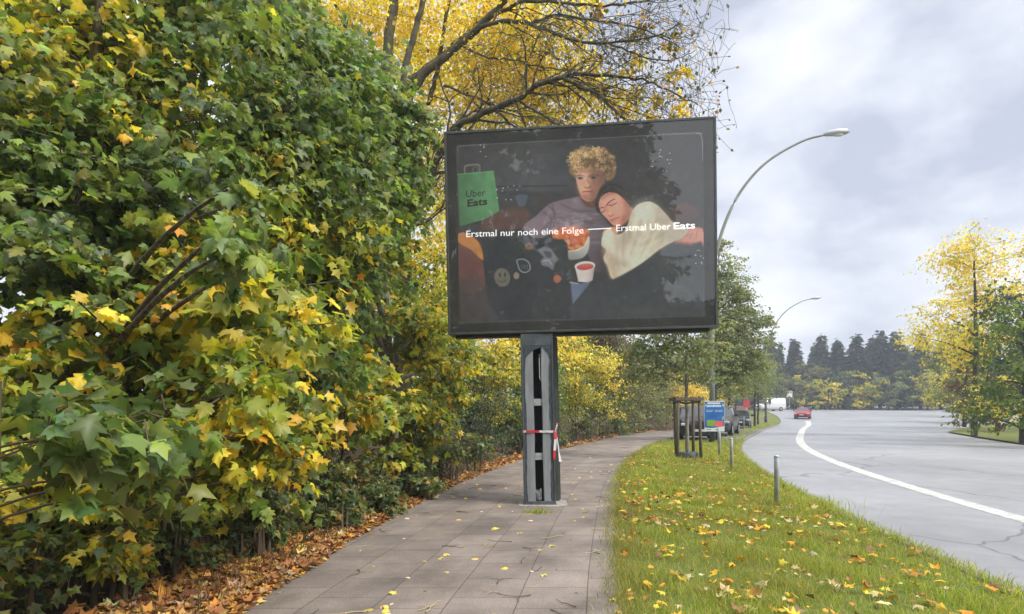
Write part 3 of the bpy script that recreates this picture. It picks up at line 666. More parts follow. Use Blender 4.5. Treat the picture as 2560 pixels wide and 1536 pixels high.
# trousers, tray, paper cup
poly([(1118, 1062), (1300, 966), (1470, 852), (1600, 850), (1684, 866), (1684, 1300), (900, 1310), (872, 1212), (1000, 1090)], (50, 53, 57), 7)
stroke([(1450, 1080), (1600, 1150), (1680, 1280)], (62, 64, 70), 20, 14, .5); stroke([(1150, 1070), (1300, 1000), (1450, 900)], (42, 45, 48), 20, 14, .6)
poly([(860, 1085), (910, 1092), (985, 1072), (950, 1120), (872, 1212), (862, 1130)], (96, 106, 128), 5, False); stroke([(852, 1080), (905, 1090)], (150, 152, 156), 7, 3)
poly([(885, 985), (1008, 975), (992, 1068), (960, 1080), (906, 1076)], lambda x, y: lin((206, 190, 184)) * (1.05 - .45 * np.clip((x - 950) / 60, 0, 1))[:, None], 3, False)
ell(946, 980, 63, 28, (222, 206, 198), 3, -.08); ell(947, 986, 53, 21, (172, 70, 62), 3, -.08); stroke([(915, 978), (950, 972), (985, 976)], (206, 112, 100), 8, 5, .6)
# laptop lid with stickers
poly([(305, 798), (560, 806), (810, 815), (838, 842), (852, 1060), (856, 1300), (420, 1310), (345, 1200), (330, 1080)], (33, 37, 43), 5, False)
stroke([(318, 800), (560, 808), (815, 818)], (48, 52, 58), 5, 3)
ell(435, 1050, 49, 58, (98, 94, 84), 4, -.25); ell(420, 1036, 7, 13, (46, 45, 42), 3); ell(452, 1034, 7, 13, (46, 45, 42), 3); stroke([(412, 1066), (436, 1080), (460, 1064)], (60, 58, 54), 4, 3)
ell(600, 858, 25, 22, (118, 80, 54), 4); ell(600, 858, 12, 9, (86, 58, 44), 4)
stroke([(532, 942), (562, 938), (598, 958), (606, 1000), (578, 1020), (546, 1008), (532, 975), (524, 948), (532, 942)], (134, 138, 142), 6, 3)
for q in (556, 572, 588): stroke([(q, 975), (q, 996)], (96, 98, 104), 4, 3)
poly([(660, 880), (690, 862), (735, 872), (760, 910), (782, 940), (760, 965), (748, 1005), (720, 985), (680, 975), (672, 950), (694, 925), (672, 905)], (112, 114, 120), 6, False)
poly([(692, 890), (735, 895), (742, 925), (712, 930)], (66, 68, 74), 6); stroke([(690, 950), (720, 945), (740, 970)], (160, 160, 166), 6, 4)
ell(522, 1040, 18, 21, (130, 116, 98), 4); poly([(755, 1045), (780, 1035), (802, 1058), (778, 1085), (755, 1072)], (166, 96, 70), 4)
# scuffs at the poster's edge
for x0 in range(1380, 1670, 26): stroke([(x0, 162 + (1400 - x0) * .01), (x0 + 22, 150)], (150, 150, 154), 4, 2.5, .7)
stroke([(1640, 152), (1676, 176), (1684, 330)], (150, 150, 154), 4, 3, .8); stroke([(150, 260), (165, 235), (330, 222)], (100, 98, 96), 5, 4, .7); stroke([(150, 250), (152, 400)], (86, 84, 82), 5, 4, .5)
for _ in range(46):
    cx, cyy = [(rr.uniform(1630, 1684), rr.uniform(870, 980)), (rr.uniform(290, 340), rr.uniform(175, 300)), (rr.uniform(390, 540), rr.uniform(470, 570)), (rr.uniform(1340, 1500), rr.uniform(250, 420))][rr.integers(4)]
    ell(cx, cyy, rr.uniform(2, 5), rr.uniform(2, 4), (188, 190, 190), 2, 0, .7)
stroke([(150, 232), (900, 192), (1640, 152)], (92, 91, 92), 5, 3, .7); stroke([(1686, 200), (1682, 1286)], (88, 88, 90), 5, 3, .5); stroke([(180, 1326), (1676, 1288)], (70, 70, 72), 4, 3, .5)
i = np.arange(NY - 1)[:, None] * NX; j = np.arange(NX - 1)[None]
F = np.stack([i + j, i + j + 1, i + NX + j + 1, i + NX + j], -1).reshape(-1, 4)
fld = np.zeros(len(Q))                                                    # cloth and print unevenness
for _ in range(60):
    a0 = rr.uniform(0, 6.28); kf = rr.uniform(.012, .09); fld += np.sin(kf * (qx * math.cos(a0) + qy * math.sin(a0)) + rr.uniform(0, 6.28) + 1.5 * np.sin(kf * .6 * (qy * math.cos(a0) - qx * math.sin(a0)))) * (.012 / kf) ** .5
ART *= np.clip(1 + .022 * fld, .8, 1.2)[:, None]
POSTER_GAIN = 1.45
pv = np.stack([Q[:, 0] * 0 + GX.ravel(), np.full(len(Q), .030), GY.ravel()], -1)
poster = link('poster', mesh_np('poster', pv, F, np.clip(ART * POSTER_GAIN - .004, .002, .85)), tint_mat('poster_paper', .7, .2, .58), head)
m_ = MB(); iw, ih = hw - rw - .001, hh - rw - .001
m_.box((-iw, .0285, pt), (iw, .044, ih)); m_.box((-iw, .0285, -ih), (iw, .044, pb)); m_.box((-iw, .0285, pb + .0005), (pl, .044, pt - .0005)); m_.box((pr, .0285, pb + .0005), (iw, .044, pt - .0005))
m_.build('border', M_BORDER, head)
M_GRIME = mat('grime', (.014, .014, .015), .8, noise=.3, scale=20)
for _ in range(26):                                                            # grime plates and old tape on the right border
    zz = random.uniform(-.75, .95); wq = random.uniform(.03, .07); xx = hw - .145 + random.uniform(-.02, .03)
    m_ = MB(); m_.box((xx - wq / 2, .0262 + .00005 * _, zz), (xx + wq / 2, .0284, zz + random.uniform(.015, .07))); m_.build('tape_residue', M_GRIME, head)
m_ = MB(); m_.box((-iw, .004, -ih), (iw, .010, ih)); m_.build('glass_pane', M_GLASS, head)

# --- lettering
def text_mesh(txt, bold=0.0, spacing=1.0):
    cu = bpy.data.curves.new('lettering', 'FONT'); cu.body = txt; cu.size = 1; cu.space_character = spacing; cu.extrude = .002; cu.offset = bold; cu.resolution_u = 3
    o = bpy.data.objects.new('lettering', cu); COL.objects.link(o)
    bpy.context.view_layer.update()
    me = bpy.data.meshes.new_from_object(o.evaluated_get(bpy.context.evaluated_depsgraph_get()))
    bpy.data.objects.remove(o); bpy.data.curves.remove(cu)
    return me
M_WHITE = mat('print_white', (.80, .80, .80), .6); M_WHITE.node_tree.nodes['Principled BSDF'].inputs['Emission Color'].default_value = (1, 1, 1, 1); M_WHITE.node_tree.nodes['Principled BSDF'].inputs['Emission Strength'].default_value = 1.05; M_INK = mat('print_dark_green', (.018, .05, .024), .7)
def lettering(name, txt, a, b_, hgt, m, parent, bold=0.0, y=.026):
    """fit the text so that its baseline runs from a to b_ (artwork units); hgt = cap height in artwork units"""
    me = text_mesh(txt, bold); co = np.zeros(len(me.vertices) * 3); me.vertices.foreach_get('co', co); co = co.reshape(-1, 3)
    x0, x1 = co[:, 0].min(), co[:, 0].max(); cap = .70
    A, B = np.array(a, float), np.array(b_, float); u = (co[:, 0] - x0) / (x1 - x0); v = co[:, 1] / cap
    p2 = A + (B - A) * u[:, None] + np.array([0, -hgt]) * v[:, None]
    q = app(H_to, p2); co = np.stack([q[:, 0], y - co[:, 2] * .3, q[:, 1]], -1)
    me.vertices.foreach_set('co', co.ravel().astype(np.float32)); me.update()
    return link(name, me, m, parent)
lettering('slogan', 'Erstmal nur noch eine Folge', (210, 802), (937, 779), 40, M_WHITE, poster, .002)
lettering('slogan', 'Erstmal Uber', (1140, 766), (1478, 755), 40, M_WHITE, poster, .002)
lettering('slogan', 'Eats', (1496, 753), (1630, 748), 40, M_WHITE, poster, .024)
dq = app(H_to, [[966, 758], [1110, 751], [1110, 745], [966, 752]])
m_ = MB(); m_.prism([tuple(p) for p in dq], 'y', .0258, .0264); m_.build('slogan_dash', M_WHITE, poster)
lettering('bag_print', 'Uber', (204, 556), (326, 546), 44, M_INK, poster, .004)
lettering('bag_print', 'Eats', (214, 614), (338, 600), 44, M_INK, poster, .03)

# --- post: open at the front, cover torn away
post = empty('post'); post.parent = BB; post.matrix_local = Matrix.Rotation(-.0215, 4, 'Y')
pw, ph = .485, 2.62
def zz(y): return (1263 - (820 + y * .3237)) / 163.0                       # photo row of the post close-up to height
m_ = MB()
m_.box((-pw / 2, -.10, 0), (-pw / 2 + .022, .26, ph), .003); m_.box((pw / 2 - .022, -.10, 0), (pw / 2, .26, ph), .003)
m_.box((-pw / 2 + .0225, .24, .001), (pw / 2 - .0225, .259, ph - .001)); m_.box((-pw / 2 + .0225, -.094, .001), (pw / 2 - .0225, -.06, .06), .003); m_.box((-pw / 2 + .0225, -.094, 2.44), (pw / 2 - .0225, -.06, ph - .001), .003)
m_.build('post_shell', M_STEEL, post)
def ragged(side):
    """irregular sheet of the remaining cover along one side of the slot"""
    x_in = .066; pts = []
    zs = np.linspace(.055, 2.45, 26)
    for z in zs: pts.append((side * (x_in + .006 * math.sin(z * 5 + side)), z))
    for z in zs[::-1]: pts.append((side * (pw / 2 - .030 - .012 * abs(math.sin(z * 3.1 + side)) - random.uniform(0, .006)), z))
    return pts
for s_ in (-1, 1):
    m_ = MB(); m_.prism(ragged(s_), 'y', -.088, -.080); m_.build('cover_strip', M_PEEL, post)
    m_ = MB(); m_.box((s_ * .066 - .003, -.0795, .06), (s_ * .066 + .003, .12, 2.43)); m_.build('slot_edge', M_PEEL, post)
for s_ in (-1, 1):
    m_ = MB(); pts = []; zs = np.linspace(.062, 2.438, 40)
    for z in zs: pts.append((s_ * (pw / 2 - .0225), z))
    for z in zs[::-1]: pts.append((s_ * (pw / 2 - .044 - .016 * abs(math.sin(z * 2.3 + s_)) - random.uniform(0, .010) * (1 + (s_ > 0) * .6)), z))
    m_.prism(pts, 'y', -.0925, -.0885); m_.build('torn_edge', M_TORN, post)
m_ = MB(); m_.prism([(-.215, 2.438), (.215, 2.438), (.205, 2.25), (.16, 2.33), (.075, 2.43), (.05, 2.405), (-.05, 2.37), (-.085, 2.34), (-.17, 2.26), (-.19, 2.16)][::-1], 'y', -.0955, -.0928); m_.build('torn_edge', M_TORN, post)
m_ = MB(); m_.box((-pw / 2 + .0225, .1, .062), (pw / 2 - .0225, .12, 2.43)); m_.build('slot_back', M_HOLLOW, post)
for z0 in (1.52, .69):
    m_ = MB(); m_.box((-.0625, -.07, z0), (.0625, -.05, z0 + .105), .004); m_.build('cross_bracket', M_BRACK, post)
m_ = MB(); m_.tube([(.055, -.06, 2.28), (.04, -.075, 2.30), (.032, -.08, 2.25), (.034, -.08, 1.95), (.05, -.075, 1.90), (.055, -.06, 1.92)], .009, 6); m_.build('cable_loop', M_BRACK, post, True)
for q in range(6):
    pts = [(random.uniform(-.045, .045), -.07 + random.uniform(-.01, .02), .065)]
    for s2 in range(5): pts.append((pts[-1][0] * .6 + random.uniform(-.05, .05), -.075 + random.uniform(-.015, .02), .065 + random.uniform(.02, .19)))
    m_ = MB(); m_.tube(smooth_line(pts, 4), .0035, 5); m_.build('loose_wire', M_BRACK, post, True)
m_ = MB(); m_.box((-pw / 2 + .05, .264, 0), (pw / 2 + .075, .52, ph - .003), .004); m_.box((pw / 2 + .076, .30, 0), (pw / 2 + .092, .335, ph - .005), .003); m_.box((pw / 2 + .076, .43, 0), (pw / 2 + .118, .465, ph - .005), .003)
m_.build('rear_column', M_RIM, post)
m_ = MB(); m_.box((pw / 2 + .0005, .2605, .01), (pw / 2 + .03, .2635, ph - .01)); m_.box((pw / 2 + .0765, .336, .01), (pw / 2 + .082, .429, ph - .01)); m_.build('rear_groove', M_HOLLOW, post)
m_ = MB(); m_.box((-pw / 2 - .012, -.11, 0), (pw / 2 + .012, .262, .022), .004); m_.build('base_plate', M_STEEL, post)

M_COLLAR = mat('collar_mortar', (.40, .37, .31), .95, col2=(.25, .22, .19), scale=12, bump=.4)
rqc = random.Random(11); cp = [((pw / 2 + .10 + rqc.uniform(0, .07)) * math.copysign(abs(math.cos(a)) ** .5, math.cos(a)) + .04, .10 + (.33 + rqc.uniform(0, .08)) * math.copysign(abs(math.sin(a)) ** .5, math.sin(a))) for a in np.linspace(0, 2 * math.pi, 30, endpoint=False)]
m_ = MB(); m_.prism(cp, 'z', .005, .0095); m_.build('mortar_collar', M_COLLAR, BB)

# --- barrier tape round the post (red and white)
M_TAPE, t, b = mat_new('barrier_tape_stripes')
b.inputs['Roughness'].default_value = .5
uvn = t.nodes.new('ShaderNodeUVMap'); uvn.uv_map = 'uv'; sx = t.nodes.new('ShaderNodeSeparateXYZ'); t.links.new(uvn.outputs[0], sx.inputs[0])
fr_ = t.nodes.new('ShaderNodeMath'); fr_.operation = 'FRACT'; t.links.new(sx.outputs[0], fr_.inputs[0])
gt = t.nodes.new('ShaderNodeMath'); gt.operation = 'GREATER_THAN'; gt.inputs[1].default_value = .5; t.links.new(fr_.outputs[0], gt.inputs[0])
mc = t.nodes.new('ShaderNodeMix'); mc.data_type = 'RGBA'; mc.inputs[6].default_value = (.62, .60, .60, 1); mc.inputs[7].default_value = (.55, .022, .035, 1)
t.links.new(gt.outputs[0], mc.inputs[0]); t.links.new(mc.outputs[2], b.inputs['Base Color'])
def ribbon(name, pts, wvec, wd, m, parent, u0=0, ulen=.42):
    pts = np.asarray(pts, float); n = len(pts); d = np.r_[0, np.cumsum(np.linalg.norm(np.diff(pts, axis=0), axis=1))]
    wv = np.asarray(wvec, float); wv = wv / np.linalg.norm(wv); wd = np.broadcast_to(np.asarray(wd, float), (n,))
    twn = .15 * np.sin(np.arange(n) * 1.3)[:, None] * np.array([[0, 1., 0]])
    a, b_ = pts + (wv + twn) * wd[:, None] / 2, pts - (wv + twn) * wd[:, None] / 2
    V = np.stack([a, b_], 1).reshape(-1, 3); uv = np.stack([np.repeat(u0 + d / ulen, 2), np.tile([0, 1], n)], -1)
    F = np.array([(2 * q, 2 * q + 1, 2 * q + 3, 2 * q + 2) for q in range(n - 1)])
    return link(name, mesh_np(name, V, F, uv=uv), m, parent)
TZ = 1.125; lean = -.0215 * TZ
tape = thing('barrier_tape', 'red and white barrier tape tied round the billboard post with hanging ends', 'barrier tape', (bb_base[0] + lean, bb_base[1], TZ))
a_, f_ = pw / 2 + .006, -.104
band = [(-a_, .27, 0), (-a_, .1, 0), (-a_, f_ + .02, 0), (-a_ + .01, f_, 0)] + [(x, f_, .003 * math.sin(x * 60)) for x in np.linspace(-a_ + .03, a_ - .03, 14)] + [(a_ - .005, f_, .004), (a_, f_ + .02, .006), (a_ + .004, .1, .012), (a_ + .006, .262, .02)]
ribbon('wrapped_band', band, (0, 0, 1), .034, M_TAPE, tape, -.86 + .36, .42)
ribbon('hanging_end', smooth_line([(a_ + .004, f_ + .03, .02), (a_ + .012, f_ + .01, -.06), (a_ + .004, f_, -.2), (a_ - .008, f_ - .004, -.36), (a_ - .006, f_, -.42)], 5), (1, .2, 0), .042, M_TAPE, tape, .58, .34)
ribbon('hanging_end', smooth_line([(a_ + .01, f_ + .03, .03), (a_ + .025, f_ + .02, -.05), (a_ + .05, f_ + .03, -.2), (a_ + .07, f_ + .02, -.36), (a_ + .085, f_ + .01, -.46)], 5), (1, .3, 0), np.r_[np.full(14, .018), np.linspace(.02, .05, 7)], M_TAPE, tape, .86, .9)
ribbon('hanging_end', smooth_line([(a_ + .005, f_ + .02, -.01), (a_ + .012, f_, .03), (a_ + .03, f_ - .01, .09), (a_ + .034, f_, .13)], 5), (1, .4, 0), .024, M_TAPE, tape, .1, .3)

# ------------------------------------------------------------------ street furniture
M_GALV = mat('galvanised', (.46, .49, .51), .5, metal=.2, noise=.3, scale=9, stretch=(1, 1, .3))
M_POLE = mat('pole_grey_green', (.20, .225, .19), .55, noise=.15, scale=3, stretch=(1, 1, .2))
M_SLEEVE = mat('pole_sleeve', (.060, .060, .064), .7, noise=.2)
M_WOODP = mat('stake_wood', (.17, .14, .10), .9, col2=(.095, .08, .058), scale=7, stretch=(6, 6, .6), bump=.4)
M_RING = mat('watering_ring', (.10, .115, .13), .6, noise=.15)
def lathe(prof, n=14):
    m_ = MB(); rings = []
    for r, z in prof: rings.append([m_.bm.verts.new((r * math.cos(2 * math.pi * q / n), r * math.sin(2 * math.pi * q / n), z)) for q in range(n)])
    for a, b_ in zip(rings, rings[1:]):
        for q in range(n): m_.bm.faces.new((a[q], a[(q + 1) % n], b_[(q + 1) % n], b_[q]))
    m_.bm.faces.new(rings[0]); m_.bm.faces.new(rings[-1][::-1])
    return m_
BOLL = [((3.90, 8.55), 'galvanised steel bollard nearest the camera, a white stone at its foot'),
        ((5.22, 13.8), 'second galvanised steel bollard from the camera, at the lawn corner beside the kerb'),
        ((6.33, 17.7), 'third galvanised steel bollard from the camera, in front of the poster sign'),
        ((8.15, 22.9), 'slim steel bollard standing just behind the third one under the poster sign'),
        ((16.4, 41.0), 'left of the two thin pale bollards before the dark hatchback'), ((17.3, 42.2), 'right of the two thin pale bollards before the dark hatchback'),
        ((23.9, 55.0), 'thin pale bollard on the grass strip at the foot of the far lamp post')]
b0 = None
for (x, y), lab in BOLL:
    if b0 is None:
        b0 = thing('bollard', lab, 'bollard', (x, y, -.01), group='bollards along the kerb'); 
        lathe([(.034, 0), (.034, .772), (.031, .78)]).build('tube', M_GALV, b0, True); lathe([(.0355, .765), (.0355, .785), (.028, .794), (.008, .798)]).build('cap', M_GALV, b0, True)
        lathe([(.06, 0), (.055, .02), (.035, .024)]).build('foot', M_KERB, b0, True)
    else:
        c = copy_tree(b0); c.location = (x, y, -.01); c['label'] = lab
        if y > 40: c.scale = (.85, .85, 1.3)
m_ = MB(); m_.ico((4.03, 8.48, .02), .075, 2, (1.2, .8, .42), .12); tag(m_.build('stone', mat('white_stone', (.62, .60, .54), .9, noise=.2), None, True), 'small white stone lying in the grass at the nearest bollard', 'stone')

def lamp(x, y, z0, label):
    t_ = thing('street_lamp', label, 'street lamp', (x, y, z0), group='arched street lamps along the road')
    lathe([(.14, 0), (.14, .70), (.125, .74)]).build('base_sleeve', M_SLEEVE, t_, True)
    lathe([(.115, .7), (.112, 3.2), (.10, 3.3), (.088, 7.2)]).build('pole', M_POLE, t_, True)
    arc = smooth_line([(0, 0, 7.2), (.10, 0, 8.1), (.56, 0, 9.7), (1.28, 0, 11.15), (2.4, 0, 12.4), (3.92, 0, 13.3), (5.0, 0, 13.62)], 6)
    MB().tube(arc, np.linspace(.085, .042, len(arc)), 10).build('arm', M_POLE, t_, True)
    m_ = MB(); m_.tube([(4.9, 0, 13.60), (5.1, 0, 13.66), (5.5, 0, 13.72), (5.9, 0, 13.75), (6.05, 0, 13.75)], [.05, .12, .16, .13, .05], 12); m_.build('luminaire', mat('lamp_head', (.40, .41, .42), .4, metal=.3), t_, True)
    m_ = MB(); m_.ico((5.52, 0, 13.61), .2, 2, (1.5, .55, .4)); m_.build('lamp_glass', mat('lamp_lens', (.62, .63, .62), .2), t_, True)
    return t_
lamp(8.84, 25.6, 0, 'tall grey arched street lamp carrying the blue poster, its arm rising beside the billboard')
lamp(28.0, 64.0, float(rise(64)), 'distant arched street lamp on the grass strip beyond the parked cars')

# poster sign tied to the first lamp post
sg = thing('poster_sign', 'blue event poster board with green and coral blocks tied to the lamp post', 'poster sign', (8.86, 25.38, .52), (0, 0, R(-4)))
sw, sh_ = .86, 1.33
m_ = MB(); m_.box((-sw / 2, 0, 0), (sw / 2, .02, sh_), .004); m_.build('board', mat('board_white', (.66, .67, .67), .5), sg)
wave = [(x, .20 + .045 * math.sin((x + .43) * 4.2 + 3.6)) for x in np.linspace(-sw / 2 + .012, sw / 2 - .012, 15)]
m_ = MB(); m_.prism(wave + [(sw / 2 - .012, sh_ - .03), (-sw / 2 + .012, sh_ - .03)], 'y', -.004, -.001); m_.build('blue_print', mat('print_blue', (.014, .125, .39), .5, noise=.2, scale=2), sg)
m_ = MB(); m_.prism([(-.33, .24), (.03, .22), (.03, .50), (-.33, .50)], 'y', -.0065, -.0045); m_.build('green_block', mat('print_green', (.20, .34, .035), .5), sg)
m_ = MB(); m_.prism([(.032, .215), (.37, .235), (.37, .46), (.032, .46)], 'y', -.0065, -.0045); m_.build('coral_block', mat('print_coral', (.72, .12, .10), .5, noise=.15, scale=4), sg)
rq = random.Random(5); M_PPALE = mat('print_pale', (.70, .74, .76), .6)
for row, (zt, hgt, wl, a0, a1) in enumerate([(1.235, .085, .05, -.30, .24), (1.115, .085, .05, -.34, .28), (.93, .022, .03, -.34, -.06), (.93, .022, .03, .02, .34), (.875, .022, .03, -.34, -.1), (.875, .022, .03, .02, .34), ]):
    x = a0; m_ = MB()
    while x < a1:
        wq = wl * rq.uniform(.55, 1.1); 
        m_.box((x, -.0068, zt - hgt / 2), (min(a1, x + wq), -.0046, zt + hgt / 2 * rq.uniform(.8, 1)))
        x += wq + .014
    m_.build('headline_row', M_PPALE, sg)
M_PYEL = mat('print_yellow', (.62, .66, .05), .6)
for q in [[(.30, 1.1), (.37, 1.22)], [(.36, 1.08), (.41, 1.2)], [(.33, .52), (.37, .66)], [(-.40, 1.1), (-.38, 1.2)]]:
    m_ = MB(); (x0, z0), (x1, z1) = q; m_.prism([(x0, z0), (x0 + .03, z0), (x1 + .02, z1), (x1 - .01, z1)], 'y', -.0068, -.0046); m_.build('yellow_stroke', M_PYEL, sg)
M_PGR = mat('print_grey', (.18, .20, .22), .6)
m_ = MB(); m_.box((-.36, -.003, .07), (-.14, -.001, .10)); m_.build('small_print', M_PGR, sg)
m_ = MB(); m_.box((.04, -.003, .06), (.2, -.001, .10)); m_.build('small_print', M_PGR, sg)
for z_ in (.28, 1.05):
    m_ = MB(); m_.box((-.14, .0205, z_), (.26, .034, z_ + .02)); m_.build('cable_tie', M_DARK, sg)

# stakes round the young tree
st = thing('tree_support', 'weathered wooden stake frame holding the young street tree', 'tree stakes', (5.2, 17.3, 0))
for (x0, y0, x1, y1) in ((-.37, -.36, -.33, -.30), (.33, -.34, .29, -.28), (-.17, .45, -.28, .3), (.34, .42, .29, .3)):
    MB().tube([(x0, y0, -.02), ((x0 + x1) / 2, (y0 + y1) / 2, .9), (x1, y1, 1.86)], [.047, .045, .043], 10).build('stake', M_WOODP, st, True)
m_ = MB(); m_.box((-.42, -.385, 1.73), (.40, -.345, 1.83), .008); m_.build('rail', M_WOODP, st)
m_ = MB(); m_.box((-.42, .33, 1.73), (.40, .37, 1.83), .008); m_.build('rail', M_WOODP, st)
m_ = MB(); m_.box((-.39, -.344, 1.74), (-.35, .329, 1.82), .008); m_.build('rail', M_WOODP, st)
m_ = MB(); m_.box((.30, -.344, 1.74), (.34, .329, 1.82), .008); m_.build('rail', M_WOODP, st)
m_ = MB(); m_.tube([(-.30, -.25, 1.7), (0, -.09, 1.66), (.26, -.25, 1.7)], .028, 8); m_.tube([(-.30, .25, 1.7), (0, .09, 1.66), (.26, .25, 1.7)], .028, 8); m_.build('tie_strap', M_SLEEVE, st, True)
m_ = lathe([(.29, 0), (.305, .2), (.295, .22), (.27, .2), (.26, .06)], 20); rg = m_.build('watering_ring', M_RING, None, True)
rg.location = (5.24, 17.25, -.01); tag(rg, 'dark grey plastic watering ring round the foot of the staked tree', 'watering ring')

# ------------------------------------------------------------------ vehicles
M_CGLASS = mat('car_glass', (.02, .024, .026), .06, spec=.5)
M_TYRE = mat('tyre', (.014, .014, .015), .85); M_RIMS = mat('alloy', (.36, .37, .38), .35, metal=.7)
M_LAMPG = mat('lamp_clear', (.55, .57, .58), .12, spec=.7); M_RED = mat('lamp_red', (.35, .01, .01), .2); M_PLATE = mat('plate', (.70, .70, .68), .5); M_BLK = mat('black_plastic', (.018, .018, .019), .6)
def paint(name, c, metal=.3): return mat(name, c, .36, metal=metal * .3, spec=.3, coat=.12)
SHAPES = {
 'suv': (4.6, [(0, .40, .74, .62, .78, 0), (.10, .30, .84, .80, .90, 0), (.35, .24, .93, .90, 1.00, 0), (1.05, .22, 1.04, .93, 1.10, 0), (1.30, .22, 1.06, .935, 1.14, 0), (2.02, .22, 1.10, .94, 1.62, .62), (2.9, .22, 1.11, .94, 1.68, .66), (3.85, .22, 1.12, .93, 1.62, .62), (4.35, .25, 1.10, .90, 1.16, 0), (4.55, .34, .98, .84, 1.02, 0), (4.62, .45, .85, .74, .88, 0)], (.90, 3.72, .36), (5, 8)),
 'hatch': (4.2, [(0, .38, .62, .60, .66, 0), (.10, .26, .72, .78, .76, 0), (.35, .20, .80, .86, .86, 0), (.95, .18, .90, .88, .95, 0), (1.20, .18, .92, .885, .99, 0), (2.0, .18, .95, .89, 1.40, .56), (2.7, .18, .96, .89, 1.46, .60), (3.5, .18, .98, .88, 1.38, .56), (4.0, .22, .98, .86, 1.04, 0), (4.18, .30, .86, .80, .90, 0), (4.22, .42, .74, .70, .78, 0)], (.82, 3.42, .32), (5, 8)),
 'van': (5.6, [(0, .42, .85, .80, .90, 0), (.08, .32, 1.00, .92, 1.06, 0), (.30, .28, 1.10, .97, 1.16, 0), (.70, .26, 1.20, .98, 1.28, 0), (.85, .26, 1.22, .985, 1.34, 0), (1.55, .26, 1.26, .99, 2.24, .82), (2.2, .26, 1.28, .99, 2.42, .86), (5.35, .26, 1.28, .99, 2.40, .86), (5.52, .28, 1.26, .985, 2.34, .85), (5.58, .34, 1.22, .97, 2.20, .82), (5.6, .40, 1.10, .95, 2.0, .80)], (.95, 4.4, .34), (5, 6)),
}
def vehicle(name, label, cat, shape, loc, yaw, body_mat, group=None, rails=False, copy_from=None):
    L, stn, (fw, rwq, wr), (g0, g1) = SHAPES[shape]
    root = thing(name, label, cat, loc, (0, 0, yaw), group)
    rows = []
    for (y, zb, bl, wb, rf, wrf) in stn:
        if wrf == 0: w5, w6, z5 = wb * .88, wb * .6, rf - .02
        else: w5, w6, z5 = wrf + .05, wrf * .75, rf - .07
        rows.append([(0, zb), (wb * .82, zb), (wb * .97, zb + .1), (wb, zb + (bl - zb) * .55), (wb * .975, bl), (w5, z5), (w6, rf - .01), (0, rf + .005)])
    half = len(rows[0])
    def V(i, kk, sgn): x, z = rows[i][kk]; return (sgn * x, stn[i][0] - L / 2, z)
    parts = {}
    for i in range(len(rows) - 1):
        for kk in range(half - 1):
            kind = 'body'
            if i == g0 - 1 and kk >= 5: kind = 'windscreen'
            elif g0 <= i < g1 - (0 if shape == 'van' else 1) and kk == 4: kind = 'side_window'
            elif i == g1 - 1 and kk >= 5 and shape != 'van': kind = 'rear_window'
            for sgn in (-1, 1): parts.setdefault(kind if kind != 'side_window' else kind + str(sgn), []).append([V(i, kk, sgn), V(i + 1, kk, sgn), V(i + 1, kk + 1, sgn), V(i, kk + 1, sgn)])
    for e_, i in ((0, 0), (1, len(rows) - 1)):
        for kk in range(half - 1):
            for sgn in (-1, 1): parts['body'].append([V(i, kk, sgn), V(i, kk + 1, sgn), (0, stn[i][0] - L / 2, rows[i][kk + 1][1]), (0, stn[i][0] - L / 2, rows[i][kk][1])])
    for kind, qs in parts.items():
        bm = bmesh.new()
        for q in qs:
            vs = []
            for p in q:
                if not vs or (Vector(p) - vs[-1].co).length > 1e-5: vs.append(bm.verts.new(p))
            if len(vs) > 2 and (vs[0].co - vs[-1].co).length > 1e-5: 
                try: bm.faces.new(vs)
                except ValueError: pass
        bmesh.ops.remove_doubles(bm, verts=bm.verts, dist=.002); bmesh.ops.recalc_face_normals(bm, faces=bm.faces)
        if kind == 'body': 
            me = bpy.data.meshes.new('body'); bm.to_mesh(me); bm.free(); link('body', me, body_mat, root, True)
        else:
            kind = kind.rstrip('-1'); me = bpy.data.meshes.new(kind); bm.to_mesh(me); bm.free(); link(kind, me, M_CGLASS, root, False)
    wmax = stn[5][3]
    for yy in (fw, rwq):
        for sgn in (-1, 1):
            x = sgn * (wmax - .10); y = yy - L / 2
            m_ = MB(); m_.tube([(x - .11, y, wr), (x + .115 * 1, y, wr)], wr, 18); wo = m_.build('wheel', M_TYRE, root)
            m_ = MB(); xo = x + sgn * .116; m_.tube([(xo - .004, y, wr), (xo + .004, y, wr)], wr * .62, 14); m_.build('rim', M_RIMS, wo)
            m_ = MB(); xa = sgn * (wmax + .004); m_.tube([(xa - .012, y, wr + .02), (xa - .006, y, wr + .02)], wr * 1.13, 18); m_.build('wheel_arch', M_BLK, root)
    zb = stn[1][2]; fy = -L / 2
    for sgn in (-1, 1):
        m_ = MB(); m_.box((sgn * .70 - .17, fy + .03, zb - .12), (sgn * .70 + .17, fy + .26, zb + .01), .03); m_.build('headlight', M_LAMPG, root)
        m_ = MB(); x = sgn * (wmax + .10); m_.box((x - .11, fy + stn[4][0] + .35, stn[5][2] + .0), (x + .11, fy + stn[4][0] + .47, stn[5][2] + .17), .03); m_.build('mirror', body_mat, root)
        m_ = MB(); ry = L / 2; m_.box((sgn * .72 - .12, ry - .16, stn[-2][2] - .22), (sgn * .72 + .12, ry - .005, stn[-2][2] - .02), .02); m_.build('tail_light', M_RED, root)
    m_ = MB(); m_.box((-.42, fy - .012, zb - .30), (.42, fy + .05, zb - .08), .015); m_.build('grille', M_BLK, root)
    m_ = MB(); m_.box((-.62, fy - .004, .30), (.62, fy + .07, .44), .015); m_.build('lower_intake', M_BLK, root)
    m_ = MB(); m_.box((-.26, fy - .03, .46), (.26, fy - .014, .57)); m_.build('number_plate', M_PLATE, root)
